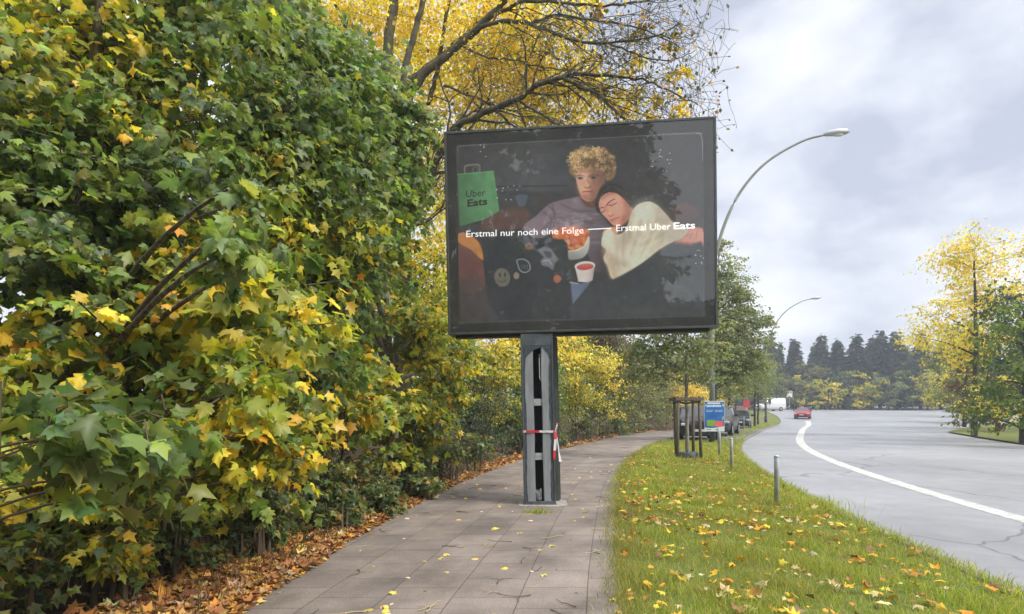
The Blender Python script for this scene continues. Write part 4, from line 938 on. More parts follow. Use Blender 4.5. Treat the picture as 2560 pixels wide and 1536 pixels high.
    if rails:
        for sgn in (-1, 1): MB().tube([(sgn * .60, fy + 1.95, 1.62), (sgn * .62, fy + 2.1, 1.70), (sgn * .64, fy + 3.7, 1.70), (sgn * .60, fy + 3.9, 1.62)], .022, 6).build('roof_rail', M_RIMS, root, True)
    return root
PK = 'cars parked along the kerb'
vehicle('parked_car', 'black sport utility car parked nose first behind the poster sign', 'car', 'suv', (9.15, 28.9, .004), R(-12), paint('paint_black', (.008, .008, .009), 0), PK, True)
vehicle('parked_car', 'dark brown sport utility car parked behind the black one', 'car', 'suv', (12.15, 34.1, .004), R(-28), paint('paint_brown', (.055, .050, .046)), PK, True)
vehicle('parked_car', 'dark green hatchback with bright reflecting windscreen, third in the parked row', 'car', 'hatch', (18.6, 47.5, .004), R(-22), paint('paint_dark_green', (.022, .032, .030)), PK)
vehicle('parked_car', 'silver car at the far end of the parked row', 'car', 'suv', (19.9, 55.0, .004), R(-24), paint('paint_silver', (.38, .38, .38)), PK)
vehicle('delivery_van', 'plain white delivery van crossing the far end of the road', 'van', 'van', (47.6, 107.0, float(rise(107)) - .1), R(-72), paint('paint_white', (.58, .58, .58), 0))
vehicle('car', 'red car driving towards the camera on the far road', 'car', 'hatch', (37.6, 75.0, float(rise(75)) - .1), R(-30), paint('paint_red', (.36, .02, .028)))

# far roadside bits
M_WALLP = mat('pink_brick', (.36, .19, .16), .9, noise=.2, scale=3); M_WALLW = mat('white_render', (.42, .42, .41), .85, noise=.1); M_ROOF = mat('roof_tile', (.12, .075, .06), .8, noise=.2, scale=4)
def house(label, x, y, wd, dp, hw_, wallm, yaw):
    z0 = float(rise(y)) - .05
    h = thing('house', label, 'house', (x, y, z0), (0, 0, yaw))
    m_ = MB(); m_.box((-wd / 2, 0, 0), (wd / 2, dp, hw_)); wo = m_.build('wall', wallm, h)
    m_ = MB(); m_.prism([(-wd / 2 - .4, hw_ + .01), (wd / 2 + .4, hw_ + .01), (0, hw_ + wd * .35)], 'y', -.4, dp + .4); r_ = m_.build('roof', M_ROOF, h)
    m_ = MB(); m_.box((wd * .2, dp * .4, hw_ + .3), (wd * .2 + .6, dp * .4 + .6, hw_ + wd * .35 + .5)); m_.build('chimney', M_WALLP, r_)
    for q in range(3):
        xx = -wd * .32 + q * wd * .32
        m_ = MB(); m_.box((xx - .65, -.05, 1.1), (xx + .65, -.003, 2.4)); wi = m_.build('window', M_WALLW, h)
        m_ = MB(); m_.box((xx - .55, -.06, 1.2), (xx + .55, -.052, 2.3)); m_.build('pane', M_CGLASS, wi)
    return h
house('low pink brick house half hidden behind the street trees', 36.2, 93, 3.2, 8, 3.2, M_WALLP, R(-15))
house('small white rendered house beside the pink one', 38.4, 98, 2.6, 7, 2.9, M_WALLW, R(-15))
def far_sign(label, x, y, col, hgt, wd, hp, name='road_sign'):
    t_ = thing(name, label, 'road sign', (x, y, float(rise(y)) - .05))
    lathe([(.05, 0), (.05, hgt)], 8).build('post', M_GALV, t_)
    m_ = MB(); m_.box((-wd / 2, -.09, hgt - hp), (wd / 2, -.055, hgt + .05), .01); m_.build('panel', col, t_)
far_sign('red board on a post at the roadside beyond the parked cars', 28.9, 71.5, mat('sign_red', (.45, .04, .05), .5), 2.4, .8, .9)
far_sign('white board on a post at the edge of the far wood', 54.5, 114, mat('sign_white', (.72, .73, .73), .5), 3.6, 1.1, 1.2)

# ------------------------------------------------------------------ trees and shrubs
def cl(px, py, Y, r, pal=None):
    p = P(px, py, Y); return (p[0], p[1], p[2], r) + ((pal,) if pal else ())

# young staked tree and the second, taller street tree
B1 = np.array([5.27, 17.4, 0.])
plant('street_tree', 'young street tree held by the wooden stakes, crown behind the billboard foot', 'tree', B1,
      [(5.27, 17.4, 0, .062), (5.25, 17.4, 1.2, .056), (5.24, 17.42, 2.6, .05), (5.3, 17.45, 4.4, .035), (5.3, 17.4, 6.0, .012)],
      [cl(1640, 910, 17.4, .62), cl(1580, 880, 17.6, .45), cl(1715, 900, 17.2, .66), cl(1700, 850, 17.6, .7), cl(1630, 840, 17.4, .6), cl(1600, 930, 17.5, .42), cl(1780, 880, 17.3, .55), cl(1690, 770, 17.4, .75), cl(1740, 790, 17.6, .65), cl(1650, 720, 17.4, .6), cl(1715, 690, 17.4, .6), cl(1700, 620, 17.4, .45), cl(1765, 940, 17.4, .35), cl(1680, 950, 17.4, .3)],
      13500, .09, 'street', 2, M_BARKP, group='young street trees', down=.45, sprad=.26, zmin=2.0, limb_r=.2)
B2 = np.array([9.55, 27.4, 0.])
plant('street_tree', 'taller pyramidal street tree rising to the right of the billboard', 'tree', B2,
      [(9.55, 27.4, 0, .10), (9.6, 27.4, 2.4, .085), (9.7, 27.3, 5.5, .06), (9.75, 27.3, 9.4, .012)],
      [cl(1800, 620, 27.3, .45), cl(1812, 665, 27.3, .7), cl(1830, 720, 27.2, .85), cl(1785, 720, 27.4, .9), cl(1850, 770, 27.2, .85), cl(1800, 780, 27.0, 1.0), cl(1870, 810, 27.2, .85), cl(1820, 830, 26.8, 1.1), cl(1890, 850, 27.4, .75), cl(1840, 880, 27.1, 1.0), cl(1780, 870, 27.1, 1.0), cl(1880, 905, 27.3, .75), cl(1800, 920, 27.2, .9), cl(1850, 945, 27.2, .75), cl(1760, 940, 27.3, .7), cl(1905, 800, 27.3, .4), cl(1860, 740, 27.3, .4), cl(1845, 660, 27.3, .3), cl(1905, 925, 27.4, .45)],
      30000, .105, 'street', 2, M_BARK, group='young street trees', down=.35, sprad=.34, zmin=2.2, limb_r=.2)
for (x, y, hgt, n, lab) in ((14.6, 39.0, 6.2, 4200, 'small street tree behind the parked brown car'), (20.7, 49.5, 7.0, 5200, 'street tree with thin dark trunk beside the third parked car'), (24.6, 58, 7.4, 4200, 'street tree just left of the far lamp post'), (25.4, 66, 7.0, 3600, 'small far street tree in front of the pink house')):
    z0 = float(rise(y)); r_ = hgt * .16
    c_ = [(x + random.uniform(-.8, .8) * r_ * 1.3, y + random.uniform(-.8, .8) * r_ * 1.3, z0 + hgt * random.uniform(.40, .80), r_ * random.uniform(.7, 1.05)) for _ in range(11)] + [(x, y, z0 + hgt * .9, r_ * .6)]
    plant('street_tree', lab, 'tree', (x, y, z0), [(x, y, z0, .10), (x + .03, y, z0 + 2.2, .085), (x, y, z0 + hgt * .9, .02)], c_, int(n * 1.5), .15, 'street', 3, M_BARKD, group='young street trees', zmin=z0 + 1.9, mat_leaf=M_FAR, twigs=False, sprad=.5, limb_r=.2)

# big yellow tree behind the billboard
def grow(start, d, L, r, depth, lines, tips, drop=.0, spread=.55, kids=3):
    k_n = 6; pts = [np.array(start, float)]; d = unit(np.array(d, float))
    for q in range(k_n):
        d = unit(d + .16 * rng.standard_normal(3) + np.array([0, 0, -drop])); pts.append(pts[-1] + d * L / k_n)
    rad = np.linspace(r, r * .35, k_n + 1); lines.append((np.array(pts), rad))
    tips.append((pts[-1], d)); 
    if depth > 0:
        for q in range(kids):
            i = 2 + int(rng.integers(0, k_n - 1)); i = min(i, k_n)
            nd = unit(d + spread * 1.6 * rng.standard_normal(3) * np.array([1, 1, .8]))
            grow(pts[i], nd, L * rng.uniform(.5, .75), rad[i] * .65, depth - 1, lines, tips, drop, spread, kids)
YB = 15.5
def L_(pts, r0, r1, k_=5, wob=.015):
    q = smooth_line([P(*p) for p in pts], k_, wob); return (q, np.linspace(r0, r1, len(q)))
yl, tips = [], []
limbs = [L_([(1010, 330, 15.5), (1025, 240, 15.5), (1062, 185, 15.4), (1150, 112, 15.2), (1215, 52, 15), (1263, 0, 14.8), (1310, -70, 14.6)], .125, .07),
         L_([(1000, 300, 15.6), (1012, 218, 15.7), (1110, 138, 15.8), (1190, 62, 15.9), (1215, 20, 16), (1235, -40, 16)], .11, .06),
         L_([(1000, 560, 15.5), (985, 380, 15.6), (968, 200, 15.6), (975, 90, 15.7), (990, -40, 15.8)], .19, .12),
         L_([(1005, 260, 15.4), (1012, 180, 15.3), (1035, 85, 15.3), (1058, 0, 15.2), (1072, -50, 15.2)], .10, .065),
         L_([(1070, 260, 15.8), (1088, 200, 16), (1106, 100, 16.2), (1126, -10, 16.3)], .07, .05),
         L_([(1000, 300, 15.9), (950, 200, 16), (882, 108, 15.9), (852, 45, 15.8), (832, -10, 15.8)], .06, .04),
         L_([(1000, 585, 15.5), (1040, 540, 15.3), (1088, 410, 15), (1120, 345, 14.6), (1160, 305, 14.2), (1290, 248, 13.6), (1345, 214, 13.4), (1400, 196, 13.2), (1445, 184, 13.1), (1540, 192, 12.9)], .12, .028),
         L_([(1410, 198, 13.2), (1460, 222, 13), (1500, 240, 12.9), (1560, 300, 12.7), (1590, 330, 12.6)], .05, .02),
         L_([(1540, 192, 12.9), (1620, 205, 12.7), (1690, 235, 12.5), (1745, 262, 12.4)], .028, .010),
         L_([(1110, 215, 15.4), (1180, 240, 15), (1270, 275, 14.6), (1340, 262, 14.4)], .035, .014),
         L_([(1150, 112, 15.2), (1210, 142, 14.8), (1275, 150, 14.4), (1360, 168, 14), (1440, 178, 13.8)], .030, .012),
         L_([(1190, 72, 15.1), (1260, 52, 14.6), (1330, 60, 14.2), (1420, 96, 13.6), (1520, 108, 13.2), (1640, 90, 12.9), (1700, 60, 12.7)], .055, .012),
         L_([(1215, 50, 15), (1300, 10, 14.6), (1380, 6, 14.2), (1480, 14, 13.8), (1600, 6, 13.4), (1680, -20, 13.2)], .05, .014),
         L_([(1330, 60, 14.2), (1400, 40, 13.8), (1500, 52, 13.4), (1600, 70, 13), (1700, 120, 12.8)], .035, .010),
         L_([(1520, 108, 13.2), (1600, 140, 12.9), (1680, 150, 12.6), (1740, 125, 12.4)], .022, .006),
         L_([(1290, 248, 13.6), (1360, 290, 13.2), (1420, 330, 13), (1470, 380, 12.9)], .03, .012),
         L_([(1640, 90, 12.9), (1700, 98, 12.6), (1760, 90, 12.5)], .014, .004)]
for ln in limbs[6:]:
    q, rd = ln
    for s_i in range(3, len(q), 2):
        dd = unit(q[s_i] - q[s_i - 1])
        for _ in range(2):
            nd = unit(dd + .75 * rng.standard_normal(3) * np.array([1, .8, .9]) + np.array([.12, 0, 0]))
            grow(q[s_i], nd, rng.uniform(.9, 1.9), max(.006, rd[s_i] * .42), 2, yl, tips, .02, .5, 3)
for pxq in ((1700, 235), (1740, 262), (1690, 300), (1745, 330), (1760, 150), (1790, 60), (1800, 100), (1640, 260), (1600, 330)):
    p0 = P(pxq[0], pxq[1], 12.5)
    for _ in range(3): grow(p0 - np.array([.6, 0, -.05]), np.array([1, .2 * rng.standard_normal(), .5 * rng.standard_normal()]), rng.uniform(.9, 1.5), .007, 2, yl, tips, -.01, .42, 3)
kept = [(a, b_) for a, b_ in zip(yl, tips) if (a[0][:, 0] / a[0][:, 1]).max() < .27 + .125 * rng.random() ** .9]
yl = [(a[0], np.maximum(a[1], .0035)) for a, b_ in kept]; tips = [b_ for a, b_ in kept]
ycl = []
for (px_, py_, r_, Y_) in [(780, 40, 1.0, 16.5), (840, 100, 1.0, 17), (900, 30, 1.1, 16), (930, 150, 1.0, 17), (1000, 40, 1.0, 16.8), (1020, 140, .9, 17.2), (1080, 60, 1.1, 16.8), (1140, 20, 1.0, 16.4), (1130, 180, 1.1, 16.6), (1190, 130, 1.0, 16.2), (1200, 230, 1.1, 16), (1260, 80, 1.0, 16), (1120, 280, .9, 16.5), (1250, 180, 1.0, 15.6), (1300, 260, .9, 15.4), (1310, 160, 1.0, 15.4), (1330, 90, .8, 15.2), (1380, 240, .8, 15), (1400, 150, .75, 15), (1440, 280, .65, 14.8), (1240, 290, .8, 15.8), (1360, 300, .7, 15), (1060, 220, .8, 17), (1480, 230, .45, 14.5), (1100, 420, .7, 17), (1080, 520, .8, 17), (1100, 620, .7, 17), (1060, 330, .7, 17.4), (1180, -30, 1.2, 16), (1040, -40, 1.2, 16.5), (880, -40, 1.2, 16), (1330, 10, .7, 15), (760, -30, 1.2, 16.5), (700, 80, 1, 17), (1420, 80, .6, 14.8), (1460, 180, .55, 14.6), (1500, 260, .5, 14.4), (1540, 225, .4, 14), (1440, 20, .6, 14.6), (1560, 300, .4, 14), (1400, 320, .6, 15), (1360, 200, .8, 15.4), (1280, 30, 1, 16)]:
    ycl.append(cl(px_, py_, Y_, r_))
for (px_, py_, r_, Y_) in [(1000, 480, .7, 16), (1060, 560, .7, 15), (1010, 640, .7, 15), (1080, 700, .7, 15), (1100, 780, .7, 15.5), (1020, 760, .6, 15), (960, 700, .7, 15.5), (1090, 480, .6, 15.5)]:
    ycl.append(cl(px_, py_, Y_, r_, 'yelgreen' if py_ > 600 else 'yellow'))
for (px_, py_, r_, Y_) in [(1500, 200, .5, 13.6), (1520, 280, .5, 13.4), (1580, 250, .5, 13.2), (1620, 300, .4, 13), (1480, 110, .5, 13.6), (1570, 150, .5, 13.2), (1650, 240, .45, 12.8), (1600, 60, .55, 13.2), (1700, 180, .4, 12.6), (1530, 20, .5, 13.5), (1700, 280, .35, 12.6), (1680, 100, .4, 12.8)]:
    ycl.append(cl(px_, py_, Y_, r_ * .62, 'orangeleaf' if py_ > 140 else 'sparse'))
plant('yellow_autumn_tree', 'tall multi-stemmed yellow autumn tree spreading bare limbs over the billboard', 'tree', (-3.0, 15.6, 0),
      [(-3.0, 15.6, 0, .30), (-2.95, 15.55, 3, .26), (-2.9, 15.5, 5.9, .22), (-2.85, 15.5, 8.6, .17), (-2.86, 15.5, 9.7, .12)],
      ycl, 52000, .10, 'yellow', 2, M_BARKM, extra=limbs + yl, limbs=False, mat_leaf=M_YLEAF, twigs=True, sprad=.42, coh=.45, down=.5, zmin=1.5)

# single dark leaves that still hang on the bare twigs: part of that tree, second crown sheet
tp = np.array([t_[0] for t_ in tips]); td = np.array([t_[1] for t_ in tips])
selq = rng.choice(len(tp), min(2600, len(tp)), replace=False); tp, td = tp[selq], td[selq]
ytree = [o for o in bpy.data.objects if o.name.startswith('yellow_autumn_tree')][0]
nn = len(tp)
link('twig_leaves', leaves_mesh('twig_leaves', tp - np.array([-3.0, 15.6, 0]), td + np.array([0, 0, -.6]) + .4 * rng.standard_normal((nn, 3)), rng.standard_normal((nn, 3)), .05 + .06 * rng.random(nn), pick('sparse', nn), 2), M_LEAF, ytree)

# green maple with the pale trunk: crown leans over the path
mcl = []
for (px_, py_, Y_, r_) in [(1050, 345, 9.6, .26), (1015, 300, 9.4, .34), (955, 265, 9.0, .42), (925, 225, 8.8, .42), (850, 150, 8.8, .45), (770, 85, 9.0, .45), (690, 40, 9.0, .5), (1000, 390, 9.5, .45), (930, 330, 8.4, .55), (860, 260, 8.2, .55), (780, 190, 8.2, .5), (1005, 450, 9.6, .36), (955, 480, 9.0, .5), (900, 440, 7.6, .6), (820, 370, 7.6, .6), (940, 560, 8.8, .5), (870, 550, 7.8, .6), (860, 690, 8.0, .5), (850, 760, 8.6, .42), (830, 820, 8.6, .5), (620, 60, 7.6, .5), (690, 130, 7.6, .5), (740, 470, 6.8, .5), (720, 300, 7.0, .5)]:
    mcl.append(cl(px_, py_, max(Y_, 9.9) if px_ > 890 else Y_, r_))
for (px_, py_, Y_, r_) in [(650, 230, 7.4, .42), (600, 330, 7.4, .4), (660, 400, 7.0, .42), (780, 620, 7.4, .5), (690, 560, 6.8, .45), (720, 720, 6.8, .45), (880, 900, 9.2, .34), (600, 740, 6.4, .4), (640, 840, 6.0, .4), (980, 640, 10.2, .3), (1000, 790, 11, .3), (1060, 820, 10.8, .42), (1130, 870, 11.8, .42), (1060, 900, 10.9, .32), (1110, 920, 12.4, .45)]:
    mcl.append(cl(px_, py_, Y_, r_, 'mapley'))
plant('maple_tree', 'green maple with slim pale trunk leaning its crown over the path', 'tree', (-2.28, 11.3, 0),
      [(-2.28, 11.3, 0, .115), (-2.36, 11.3, 1.6, .105), (-2.42, 11.2, 3.2, .10), (-2.5, 11.0, 4.8, .085), (-2.58, 10.7, 5.7, .06), (-2.62, 10.5, 6.3, .02)],
      mcl, 46000, .116, 'maple', 1, M_BARKP, coh=.5, sprad=.36, limb_r=.25, spray=18, shoots=.34, reach=.75, zmin=.9)

# nearest maple on the left: big single leaves
ncl = []
for (px_, py_, Y_, r_, p_) in [(575, 470, 3.6, .18, 'maple'), (592, 560, 3.2, .16, 'maple'), (565, 630, 3.2, .15, 'maple'), (640, 600, 3.9, .18, 'maple'), (600, 680, 3.7, .16, 'maple'), (660, 690, 4.6, .18, 'mapley'), (560, 400, 4.8, .2, 'maple'), (640, 500, 4.8, .2, 'maple'),
        (520, 40, 6.2, .55, 'maple'), (440, 150, 6.0, .55, 'maple'), (350, 40, 6.0, .55, 'yelgreen'), (500, 300, 5.8, .5, 'maple'), (390, 300, 5.8, .55, 'mapley'), (260, 180, 5.8, .55, 'yelgreen'), (150, 60, 5.8, .55, 'yelgreen'), (280, 400, 5.4, .5, 'maple'), (160, 320, 5.4, .5, 'yelgreen'), (50, 200, 5.2, .5, 'mapley'), (450, 480, 5.4, .48, 'maple'), (330, 560, 5.2, .48, 'maple'), (180, 540, 5.0, .48, 'maple'), (60, 440, 5.0, .48, 'maple'), (470, 660, 5.2, .42, 'mapley'), (60, 640, 4.6, .45, 'maple'), (240, 720, 5.0, .45, 'maple'), (-60, 320, 5.0, .48, 'maple'), (-60, 60, 5.2, .55, 'mapley'), (430, 800, 5.0, .4, 'mapley'), (150, 800, 4.6, .4, 'mapley'), (330, 880, 4.8, .4, 'mapley')]:
    ncl.append(cl(px_, py_, Y_, r_, p_))
plant('maple_tree', 'nearest maple at the left with large dark green leaves close to the camera', 'tree', (-4.3, 5.6, 0),
      [(-4.3, 5.6, 0, .10), (-4.25, 5.6, 1.6, .09), (-4.1, 5.6, 3.2, .075), (-4.0, 5.6, 5.0, .05), (-3.9, 5.6, 6.4, .02)],
      ncl, 11000, .122, 'maple', 0, M_BARK, sprad=.32, spray=14, limb_r=.10, shoots=.3, reach=.5, zmin=1.3, curl=.4)

# maple shrubs and saplings that make up the lower hedge, near to far
def shrub(label, xy, h, spread, n, size, pal, lod, extra_cl=None, name='maple_shrub', cat='shrub', nst=3, group=None, spray=18, sprad=.3, ncl_=10, far=False, zlow=.25, leaf=None):
    x, y = xy; z0 = float(rise(y)); cs = []
    for q in range(ncl_):
        a = random.uniform(0, 6.28); rr_ = spread * random.uniform(.25, .95); zc = random.uniform(zlow, 1) ** .9
        rr_ *= (1.05 - .45 * zc); cs.append((x + rr_ * math.cos(a), y + rr_ * math.sin(a), z0 + h * (.10 + .80 * zc), spread * random.uniform(.30, .48)))
    if extra_cl: cs += extra_cl
    stems = []
    for q in range(nst):
        a = random.uniform(0, 6.28); tp_ = np.array([x + .5 * spread * math.cos(a), y + .5 * spread * math.sin(a), z0 + h * random.uniform(.6, .9)])
        b_ = np.array([x + .15 * math.cos(a), y + .15 * math.sin(a), z0]); ln = bez(b_, (b_ + tp_) / 2 + np.array([0, 0, .2 * h]), tp_, 8); stems.append((ln, np.linspace(.022, .006, 8)))
    return plant(name, label, cat, (x, y, z0), [(x, y, z0, .03), (x + .03, y, z0 + h * .4, .022), (x, y, z0 + h * .8, .008)], cs, n, size, pal, lod, M_TWIG, group=group, extra=stems,
                 woody=('stems', 'foliage'), spray=spray, sprad=sprad, zmin=z0 + .03, twigs=not far, limbs=not far, mat_leaf=leaf)
G1 = 'shrubs of the hedge along the path'
shrub('near yellow-green maple sapling spilling large leaves over the left path edge', (-2.95, 4.35), 1.45, .42, 1300, .115, 'mapley', 0, [cl(600, 1100, 4.1, .26), cl(630, 1170, 4.2, .24), cl(580, 1210, 4.0, .2), cl(560, 990, 3.9, .28), cl(680, 1120, 4.5, .24), cl(600, 930, 4.2, .26)], group=G1, spray=12)
shrub('maple sapling with yellow lower leaves, left of the near sapling', (-3.6, 4.0), 1.9, .55, 1300, .105, 'mapley', 0, group=G1, spray=12)
shrub('yellow leaved maple bush behind the near sapling', (-3.15, 5.0), 2.6, .75, 1700, .14, 'mapley', 1, [cl(620, 830, 4.8, .4, 'yelgreen'), cl(580, 760, 4.5, .35, 'yelgreen'), cl(660, 900, 5, .4)], group=G1)
shrub('dark green maple bush below the nearest crown', (-2.95, 6.6), 3.0, .85, 2700, .14, 'maple', 1, [cl(760, 900, 6.2, .45), cl(720, 820, 6, .45, 'mapley'), cl(800, 980, 6.4, .4, 'mapley')], group=G1)
shrub('mixed green and yellow maple bush at the middle of the hedge', (-2.7, 8.4), 2.7, .85, 2700, .135, 'mapley', 1, [cl(900, 1000, 8, .4), cl(860, 920, 8, .45, 'maple'), cl(960, 1010, 8.6, .35)], group=G1)
shrub('yellowing maple bush before the pale trunk', (-1.95, 10.0), 1.75, .75, 2000, .13, 'mapley', 1, [cl(1085, 1060, 10.2, .35), cl(1040, 1020, 10, .4), cl(1100, 1110, 10.4, .28)], group=G1)
shrub('green maple bush right of the pale trunk', (-1.7, 13.0), 3.0, .85, 3400, .12, 'mapley', 1, [cl(1150, 900, 13, .5), cl(1110, 960, 12.6, .5)], group=G1)
shrub('low dense dark green privet bush left of the billboard post', (-.95, 16.2), 1.75, 1.0, 6500, .062, 'dark', 2, [cl(1215, 1030, 16, .6), cl(1180, 960, 16.2, .55), cl(1255, 1010, 16.4, .5), cl(1230, 1090, 15.9, .4), cl(1170, 1090, 15.6, .4), cl(1270, 1085, 16.2, .35)], 'privet_bush', group=G1)
shrub('tall bright yellow bush left of the post top', (-.75, 19.5), 3.9, 1.2, 8500, .095, 'yelgreen', 2, [cl(1230, 860, 19.4, .7, 'yellow'), cl(1190, 900, 19.4, .6), cl(1265, 900, 19.6, .6)], 'hazel_bush', group=G1, sprad=.4)
shrub('green bush behind the billboard post', (1.0, 23.0), 3.6, 1.4, 8500, .095, 'maple', 2, None, 'hazel_bush', group=G1, sprad=.4)
shrub('large rounded yellow-green bush right of the billboard post', (3.05, 27.2), 4.3, 1.55, 14000, .085, 'yelgreen', 2, [cl(1450, 880, 26.8, .8, 'yellow'), cl(1510, 900, 26.8, .75, 'yellow'), cl(1545, 960, 26.8, .6, 'yellow'), cl(1420, 940, 26.6, .8, 'yelgreen'), cl(1480, 1000, 26.2, .7, 'yelgreen'), cl(1400, 860, 26.8, .6, 'maple'), cl(1540, 1030, 26.8, .45, 'yellow'), cl(1500, 1060, 26, .45, 'olive'), cl(1420, 1050, 25, .6, 'olive')], 'hazel_bush', group=G1, sprad=.4)
shrub('olive green bush beyond the yellow-green one', (6.3, 36.5), 5.2, 1.9, 11000, .12, 'olive', 2, [cl(1590, 930, 36, .9), cl(1620, 990, 36, .9), cl(1580, 1040, 35, .7), cl(1640, 940, 37, .9)], 'hazel_bush', group=G1, sprad=.5, far=True)
shrub('reddish brown bush showing under the billboard edge', (5.6, 35.5), 6.6, 1.5, 8500, .11, 'brown', 2, [cl(1545, 860, 35.5, .9), cl(1500, 850, 35.5, .8), cl(1560, 900, 35.5, .7)], 'hazel_bush', group=G1, sprad=.5, far=True, zlow=.5)
shrub('tall olive bush at the far bend of the path', (10.3, 44.5), 6.2, 2.3, 12000, .14, 'olive', 2, [cl(1660, 960, 44, 1.0), cl(1630, 1010, 43, .9), cl(1680, 1020, 44, .8)], 'hazel_bush', group=G1, sprad=.6, far=True)
shrub('glowing yellow bush behind the staked tree', (14.0, 49.0), 4.3, 1.8, 9000, .13, 'orangeleaf', 2, [cl(1700, 1000, 49, 1.0), cl(1730, 985, 49, 1.0), cl(1760, 990, 49.5, .9), cl(1680, 1030, 48, .6), cl(1800, 1000, 50, .8)], 'hazel_bush', group=G1, sprad=.6, far=True)
shrub('low leafy maple bush at the far left of the hedge', (-3.6, 3.3), 1.1, .42, 800, .13, 'maple', 1, [cl(400, 1180, 3.6, .26), cl(300, 1230, 3.5, .26), cl(180, 1200, 3.2, .26), cl(120, 1100, 2.9, .3), cl(420, 1050, 3.5, .3), cl(260, 1080, 3.2, .32)], group=G1, spray=14)
shrub('yellow-green bush low at the hedge foot behind the near sapling', (-3.3, 4.6), 1.5, .6, 1300, .12, 'mapley', 1, [cl(480, 1200, 3.9, .3), cl(520, 1060, 4.0, .3), cl(700, 1180, 5.0, .3), cl(740, 1060, 5.4, .35), cl(720, 980, 5.4, .35, 'maple')], group=G1, spray=14)
for (x, y, h, s_, n, p_, lab) in [(-.2, 20.2, 1.9, .8, 2600, 'green', 'green bush at the hedge foot just behind the privet bush'), (1.2, 24.6, 2.0, 1.0, 3000, 'olive', 'low olive bush between post and yellow-green bush'), (4.6, 30.6, 2.4, 1.0, 3000, 'olive', 'low olive bush just past the yellow-green bush'), (6.2, 34.2, 2.6, 1.2, 3000, 'green', 'low green bush before the bend of the path'),
                                  (8.0, 38.0, 3.0, 1.3, 3000, 'olive', 'olive bush at the bend of the path'), (9.8, 41.6, 3.2, 1.4, 3000, 'street', 'grey-green bush past the bend of the path'), (12.0, 46.5, 3.2, 1.5, 3000, 'olive', 'low bush in front of the glowing yellow bush'), (-2.2, 15.5, 2.6, 1.0, 3000, 'green', 'dark gap-filling green bush left of the privet bush'), (-3.6, 11.5, 2.6, 1.0, 3000, 'maple', 'green bush behind the pale maple trunk'), (-4.0, 8.5, 2.6, 1.0, 3000, 'maple', 'green bush deep in the hedge behind the middle bush'), (-3.9, 6.0, 2.6, 1.0, 3000, 'maple', 'green bush deep in the hedge behind the dark bush')]:
    shrub(lab, (x, y), h, s_, n, .10, p_, 2, None, 'hazel_bush', group=G1, sprad=.36, zlow=.02, ncl_=13)
for (x, y, h, s_, n, lab) in [(-3.4, 3.35, 1.0, .5, 1800, 'leafy low bush at the hedge foot at the bottom left'), (-3.1, 4.3, .9, .45, 1700, 'leafy low bush at the hedge foot under the near sapling'), (-3.9, 3.6, 1.5, .6, 1800, 'leafy bush filling the lower left corner of the hedge'), (-2.9, 5.5, 1.0, .45, 1700, 'leafy low bush at the hedge foot under the yellow maple bush')]:
    shrub(lab, (x, y), h, s_, n, .085, 'mapley', 1, None, 'hazel_bush', group=G1, spray=12, sprad=.24, zlow=.02, ncl_=11)
# undergrowth: brambles and weeds at the foot of the hedge
G2 = 'bramble clumps at the hedge foot'
for (x, y, h, s_, n, lab) in [(-2.95, 5.0, .7, .42, 1000, 'first bramble clump at the left path edge, nearest the camera'), (-3.35, 3.8, .7, .45, 1000, 'bramble clump at the hedge foot left of the nearest one'), (-2.6, 6.0, .85, .5, 1500, 'bramble clump under the dark green maple bush'), (-2.4, 7.3, .85, .5, 1500, 'bramble clump half way along the near hedge foot'), (-2.15, 8.6, .85, .5, 1500, 'bramble clump under the mixed green and yellow maple bush'), (-1.8, 10.0, .8, .45, 1400, 'bramble clump under the yellowing maple bush'), (-1.25, 11.6, .9, .5, 1000, 'bramble clump in front of the pale maple trunk'), (-.85, 13.3, .9, .55, 1000, 'bramble clump just left of the privet bush'), (-2.5, 5.6, .4, .3, 520, 'low bramble sprig spilling over the leaf band'), (-2.1, 6.9, .45, .34, 700, 'low bramble sprig on the leaf band before the middle bush'), (-1.8, 8.0, .45, .34, 700, 'low bramble sprig near the path below the middle bush'), (-1.45, 9.4, .45, .32, 700, 'low bramble sprig near the path below the yellowing bush'), (.3, 19.4, 1.0, .6, 1200, 'bramble clump behind the billboard post'), (1.6, 22.6, 1.0, .7, 1300, 'low weeds under the yellow-green bush'), (3.6, 28.0, 1.1, .8, 1300, 'low weeds past the yellow-green bush'), (6.0, 33.0, 1.2, .9, 1300, 'low weeds before the olive bush')]:
    shrub(lab, (x, y), h, s_, n, .075 if y < 14 else .09, 'bramble', 1 if y < 10 else 2, None, 'bramble', 'bramble', 6, G2, 12, .2, 7, zlow=.05)

